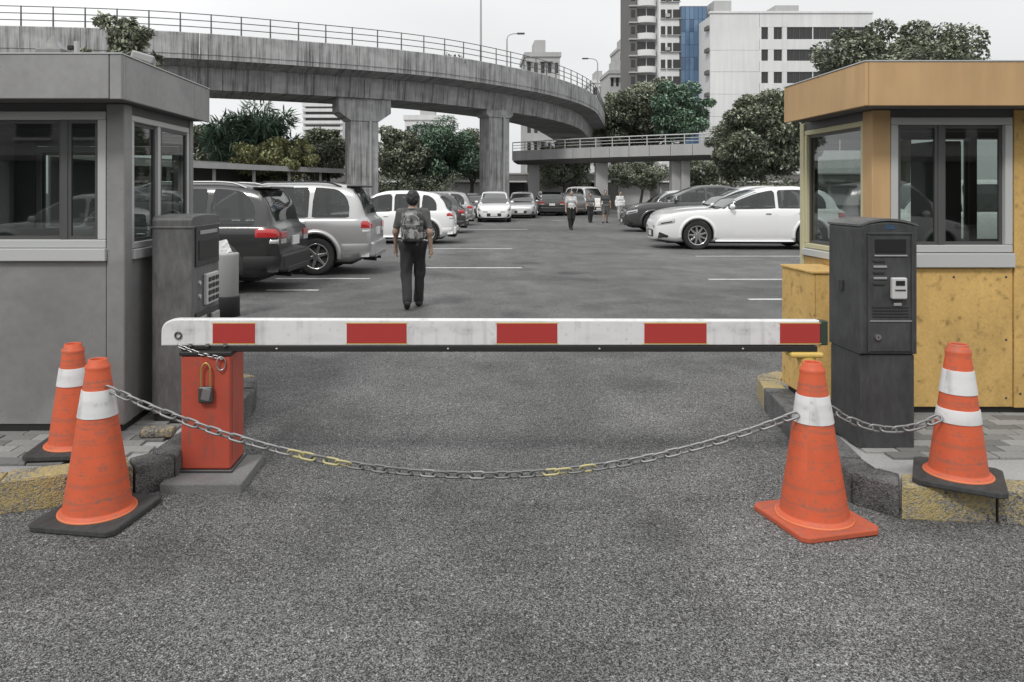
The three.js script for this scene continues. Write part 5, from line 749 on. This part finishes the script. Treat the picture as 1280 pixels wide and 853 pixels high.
{ // carport on the left, wall at the back of the lot
  const c = thing('carport', 'long low shelter with dark roof behind the left row of cars', 'carport'), a = at(150, 196, 34), e = at(440, 218, 50); a.y = 0; e.y = 0; const d = e.clone().sub(a), L = d.length(), g = new THREE.Group(), cv = new THREE.CatmullRomCurve3([a, a.clone().lerp(e, .5), e]);
  part(c, 'roof', sweep([[0, 2.95], [0, 3.1], [5, 3.5], [5, 3.35]], cv, 0, 1, 6), wallDark); part(c, 'fascia', sweep([[-.08, 2.85], [-.08, 3.14], [-.005, 3.14], [-.005, 2.85]], cv, 0, 1, 6), wallGrey); part(c, 'back_wall', sweep([[4.8, 0], [4.8, 3.34], [4.95, 3.34], [4.95, 0]], cv, 0, 1, 6), wallDark);
  for (let i = 0; i <= 6; i++) { const p = cv.getPointAt(clamp(i / 6, .01, .99)), t = cv.getTangentAt(.5); part(c, 'post', box(-.07, .07, 0, 2.98, -.07, .07), mat.galv, [p.x + t.z * .3, 0, p.z - t.x * .3]); }
  const w = thing('boundary_wall', 'dark boundary wall with shop fronts under the footbridge', 'wall', [0, 0, -76]); part(w, 'wall', box(-16, 40, 0, 3.4, -.4, 0), wallDark); part(w, 'coping', box(-16.1, 40.1, 3.4, 3.55, -.45, .08), wallGrey);
  const r = rng(7); for (let x = -14; x < 38; x += 4.2) { const s = part(w, 'shutter', box(x, x + 3.2, .3, 2.5, .0, .08), r() > .5 ? farGlass : wallGrey); part(s, 'awning', box(x - .2, x + 3.4, 2.6, 2.75, .02, 1.1), r() > .5 ? wallWhite : wallDark); }
}
// ---------------------------------------------------------------- trees and shrubs
const bark = M([.085, .075, .062], .95);
const leafMat = (rgb) => new THREE.MeshPhysicalMaterial({ color: C(...rgb), roughness: .75, transmission: .18, thickness: 0, side: THREE.DoubleSide });
const LEAF = { dark: leafMat([.2, .22, .165]), green: leafMat([.13, .2, .145]), olive: leafMat([.3, .305, .16]), grey: leafMat([.22, .235, .18]) };
const leafGeo = (l, w) => { const g = new THREE.BufferGeometry(), p = [0, 0, 0, l * .4, w * .12, w / 2, l, -w * .1, 0, l * .4, w * .12, -w / 2, l * .5, -w * .05, 0]; g.setAttribute('position', new THREE.Float32BufferAttribute(p, 3)); g.setIndex([0, 1, 4, 1, 2, 4, 4, 2, 3, 0, 4, 3]); g.computeVertexNormals(); g.setAttribute('uv', new THREE.Float32BufferAttribute(new Float32Array(10), 2)); return g; };
const leaves = { small: leafGeo(.17, .1), mid: leafGeo(.21, .125), long: leafGeo(.7, .11), big: leafGeo(.33, .2) };
// crown made of leaf clumps on limbs; c = crown centre height, rx/ry its half sizes
function foliage(parent, name, m, lg, n, clumps, r, spread, droop = 0) {
  const im = new THREE.InstancedMesh(lg, m, n), q = new THREE.Quaternion(), e = new THREE.Euler(), v = new THREE.Vector3(), s = new THREE.Vector3(), mx = new THREE.Matrix4(), col = new THREE.Color();
  for (let i = 0; i < n; i++) {
    const c = clumps[Math.floor(r() * clumps.length)], th = r() * 6.283, ph = Math.acos(2 * r() - 1), d = spread * c.s * (.35 + .65 * Math.cbrt(r()));
    v.set(Math.sin(ph) * Math.cos(th) * d, Math.cos(ph) * d * .72, Math.sin(ph) * Math.sin(th) * d); e.set((r() - .5) * 1.6, th + (r() - .5), (r() - .5) * 1.8 - droop); q.setFromEuler(e); v.add(c.p); const k = .65 + .7 * r(); s.set(k, k, k); im.setMatrixAt(i, mx.compose(v, q, s));
    const t = .42 + 1.5 * Math.pow(r(), 2.4) + .35 * c.t; col.setRGB(t, t * (.96 + .08 * r()), t * (.85 + .2 * r())); im.setColorAt(i, col);
  }
  im.name = name; im.castShadow = im.receiveShadow = true; im.userData.kind = 'stuff'; parent.add(im); return im;
}
function tree(name, label, px, Z, topPy, botPy, halfPx, m, o = {}) {
  const k = Z / F, X = (px - CX) * k, H = EYE + (CY - topPy) * k, y0 = EYE + (CY - botPy) * k, rx = halfPx * k, ry = (H - y0) / 2, cy = (H + y0) / 2, r = rng(px * 7 + Z), t = thing(name, label, 'tree', [X, 0, -Z], 0, o.group ?? 'trees around the car park');
  const nc = o.clumps ?? 46, cl = []; for (let i = 0; i < nc; i++) { const th = r() * 6.283, u = 2 * r() - 1, d = .4 + .55 * Math.sqrt(r()), w = Math.sqrt(1 - u * u), bump = .72 + .5 * r(); cl.push({ p: new THREE.Vector3(Math.cos(th) * w * rx * d * bump, cy + u * ry * d * bump * .92, Math.sin(th) * w * rx * .8 * d * bump), s: .45 + .75 * r(), t: r() }); }
  const tr = o.trunk ?? Math.max(.12, H * .028), fork = Math.max(1.2, y0 * .9), trunk = [];
  const lean = (r() - .5) * .5; part(t, 'trunk', merge([rod([0, -.05, 0], [lean * .4, fork * .5, 0], tr * 1.25, tr, 9), rod([lean * .4, fork * .5 - .02, 0], [lean, fork, .1], tr, tr * .85, 9), rod([lean, fork - .03, .1], [lean * 1.2, lerp(fork, cy, .9), .05], tr * .85, tr * .45, 8)]), bark);
  for (let i = 0; i < 9; i++) { const c = cl[Math.floor(i / 9 * nc)].p, b = new THREE.Vector3(lean, lerp(fork, cy, .1 + .07 * i), .08), mid = b.clone().lerp(c, .5).add(new THREE.Vector3((r() - .5) * rx * .2, -ry * .1, (r() - .5) * rx * .2)); part(t, 'limb', merge([rod(b, mid, tr * .45, tr * .3, 6), rod(mid, c, tr * .3, tr * .08, 6)]), bark); }
  foliage(t, 'crown', m, o.leaf ?? leaves.mid, Math.round((o.n ?? 7000) * 3.6), cl, r, (o.spread ?? .34) * Math.min(rx, ry * 1.25), o.droop ?? .2);
  return t;
}
const D = LEAF.dark, G = LEAF.green, O = LEAF.olive, Y = LEAF.grey;
tree('broadleaf_tree', 'bluish green spreading tree with pointed leaves under the viaduct left end', 318, 50, 134, 212, 52, G, { leaf: leaves.long, n: 2600, droop: .1, clumps: 40 });
tree('broadleaf_tree', 'dark tree close to the grey booth roof edge, left of the bluish one', 262, 55, 150, 225, 30, D, { n: 4500 });
tree('broadleaf_tree', 'dark tree right of the bluish one against the first pier', 392, 54, 160, 225, 40, D, { n: 5500 });
tree('round_shrub', 'round olive shrub crown in front of the dark left trees', 345, 46, 176, 222, 53, O, { leaf: leaves.small, n: 7500, clumps: 60, spread: .3 });
tree('round_shrub', 'olive shrub at the left face of the first pier', 412, 50, 178, 224, 26, Y, { leaf: leaves.small, n: 4000 });
tree('broadleaf_tree', 'green tree between the two viaduct piers, nearer the second pier', 545, 64, 150, 232, 48, G, { n: 7500 });
tree('broadleaf_tree', 'dark tree just right of the first viaduct pier', 500, 62, 158, 234, 34, D, { n: 5500 });
tree('broadleaf_tree', 'dark tree tucked against the second viaduct pier', 588, 68, 158, 234, 32, D, { n: 5000 });
tree('broadleaf_tree', 'tall dark green tree in front of the apartment tower', 812, 84, 98, 186, 52, D, { n: 8500, leaf: leaves.big });
tree('broadleaf_tree', 'bright green tree in front of the blue glass wing', 852, 80, 99, 176, 34, G, { n: 6500, leaf: leaves.big });
tree('broadleaf_tree', 'lower grey green tree above the footbridge left part', 770, 86, 118, 190, 34, Y, { n: 6000, leaf: leaves.big });
tree('broadleaf_tree', 'large dark tree left of the yellow booth behind the white car', 958, 44, 112, 226, 58, D, { n: 11000, clumps: 70 });
tree('broadleaf_tree', 'smaller olive tree at the right end of the footbridge', 915, 47, 160, 230, 26, Y, { n: 4500, leaf: leaves.small });
tree('broadleaf_tree', 'wide dark tree rising behind the yellow booth roof', 1130, 40, 32, 150, 105, D, { n: 13000, clumps: 90, spread: .3 });
tree('broadleaf_tree', 'dark tree showing above the grey booth roof at the upper left', 142, 34, 16, 112, 52, Y, { n: 2000, clumps: 34, spread: .26 });
tree('broadleaf_tree', 'dark tree under the footbridge right half', 880, 60, 196, 236, 36, D, { n: 4500, leaf: leaves.small });
tree('broadleaf_tree', 'dark tree in the shade behind the footbridge columns', 800, 68, 198, 236, 44, D, { n: 4500, leaf: leaves.small });
tree('broadleaf_tree', 'dark tree under the far end of the viaduct', 705, 72, 176, 234, 40, D, { n: 5500 });
function shrub(name, label, px, Z, py, halfPx, m, n) { const k = Z / F, H = EYE + (CY - py) * k, rx = halfPx * k, r = rng(px + 3), t = thing(name, label, 'hedge', [(px - CX) * k, 0, -Z], 0, 'hedges along the back of the lot'), cl = []; for (let i = 0; i < 40; i++) cl.push({ p: new THREE.Vector3((r() * 2 - 1) * rx, .3 + r() * (H - .7), (r() - .5) * 1.6), s: .7 + .5 * r(), t: r() }); for (let i = 0; i < 5; i++) { const x = (i / 4 * 2 - 1) * rx * .85; part(t, 'stem', rod([x, 0, 0], [x + .2, H * .6, .1], .06, .03, 6), bark); } foliage(t, 'foliage', m, leaves.small, n, cl, r, .75); }
shrub('hedge', 'dark hedge behind the silver SUV below the olive shrub', 360, 48, 214, 60, D, 5000); shrub('hedge', 'dark hedge behind the white hatchback', 510, 60, 216, 60, D, 5000); shrub('hedge', 'dark hedge below the large tree by the yellow booth', 960, 42, 222, 60, D, 5000);
{ const p = onVia(566, .5, 8.98), r = rng(77), t = thing('creeper_plant', 'dark plant growing over the viaduct parapet', 'plant', p.toArray()), cl = []; for (let i = 0; i < 9; i++) cl.push({ p: new THREE.Vector3((r() - .5) * 1.2, .9 + r() * .45, (r() - .5) * .3), s: 1, t: r() }); part(t, 'stem', rod([0, 0, 0], [.1, 1.2, 0], .03, .02, 6), bark); foliage(t, 'foliage', D, leaves.small, 260, cl, r, .22); }

// ---------------------------------------------------------------- across the road, mirrored in the booth windows and car bodies
const RG = 'vehicles across the road mirrored in the booth windows';
car({ name: 'parked_van', kind: 'van', category: 'van', label: 'white van across the road, mirrored in the yellow booth front window', group: RG, L: 4.8, W: 1.86, H: 2.0, wheel: .34, x: 9.6, Z: -8.5, turn: 0, paint: P(.74, .3, coat), detail: 0 });
car({ name: 'parked_car', kind: 'hatch', label: 'white car across the road, mirrored in the grey booth front window', group: RG, L: 4.5, W: 1.82, H: 1.6, wheel: .34, x: -8.6, Z: -8, turn: Math.PI, paint: P(.74, .3, coat), detail: 0 });
car({ name: 'parked_car', kind: 'suv', label: 'dark car across the road behind the viewpoint', group: RG, L: 4.6, W: 1.84, H: 1.75, wheel: .35, x: 3, Z: -9, turn: 0, paint: P(.05, .3, coat), detail: 0 });
{
  const b = thing('shop_house', 'row of grey shop houses across the road behind the viewpoint', 'building', [0, 0, 26]); part(b, 'wall', box(-34, 34, 0, 9.5, 0, 8), wallGrey); part(b, 'parapet', box(-34.1, 34.1, 9.5, 10.1, -.2, 8.2), wallWhite);
  for (let x = -32; x < 32; x += 5.4) { part(b, 'shop_front', box(x, x + 4.4, .1, 3, -.08, .02), farGlass); part(b, 'awning', box(x - .2, x + 4.6, 3.05, 3.3, -1.4, .01), wallDark); for (const y of [4.2, 7]) for (const d of [.3, 2.5]) { const w = part(b, 'window', box(x + d, x + d + 1.6, y, y + 1.6, -.05, .02), farGlass); part(w, 'sill', box(x + d - .1, x + d + 1.7, y - .15, y - .02, -.2, .01), wallWhite); } }
}
tree('street_tree', 'leafy tree across the road behind the viewpoint, toward the grey booth', 580 + 9.0 * F / 17, -17, 240 + 6.5 * F / 17, 240 - .6 * F / 17, -3.0 * F / 17, D, { n: 3500 });
tree('street_tree', 'leafy tree across the road behind the viewpoint, toward the yellow booth', 580 - 5.5 * F / 17, -17, 240 + 6 * F / 17, 240 - .6 * F / 17, -2.8 * F / 17, D, { n: 3500 });

renderer.setSize(1024, 682);
renderer.render(scene, camera);
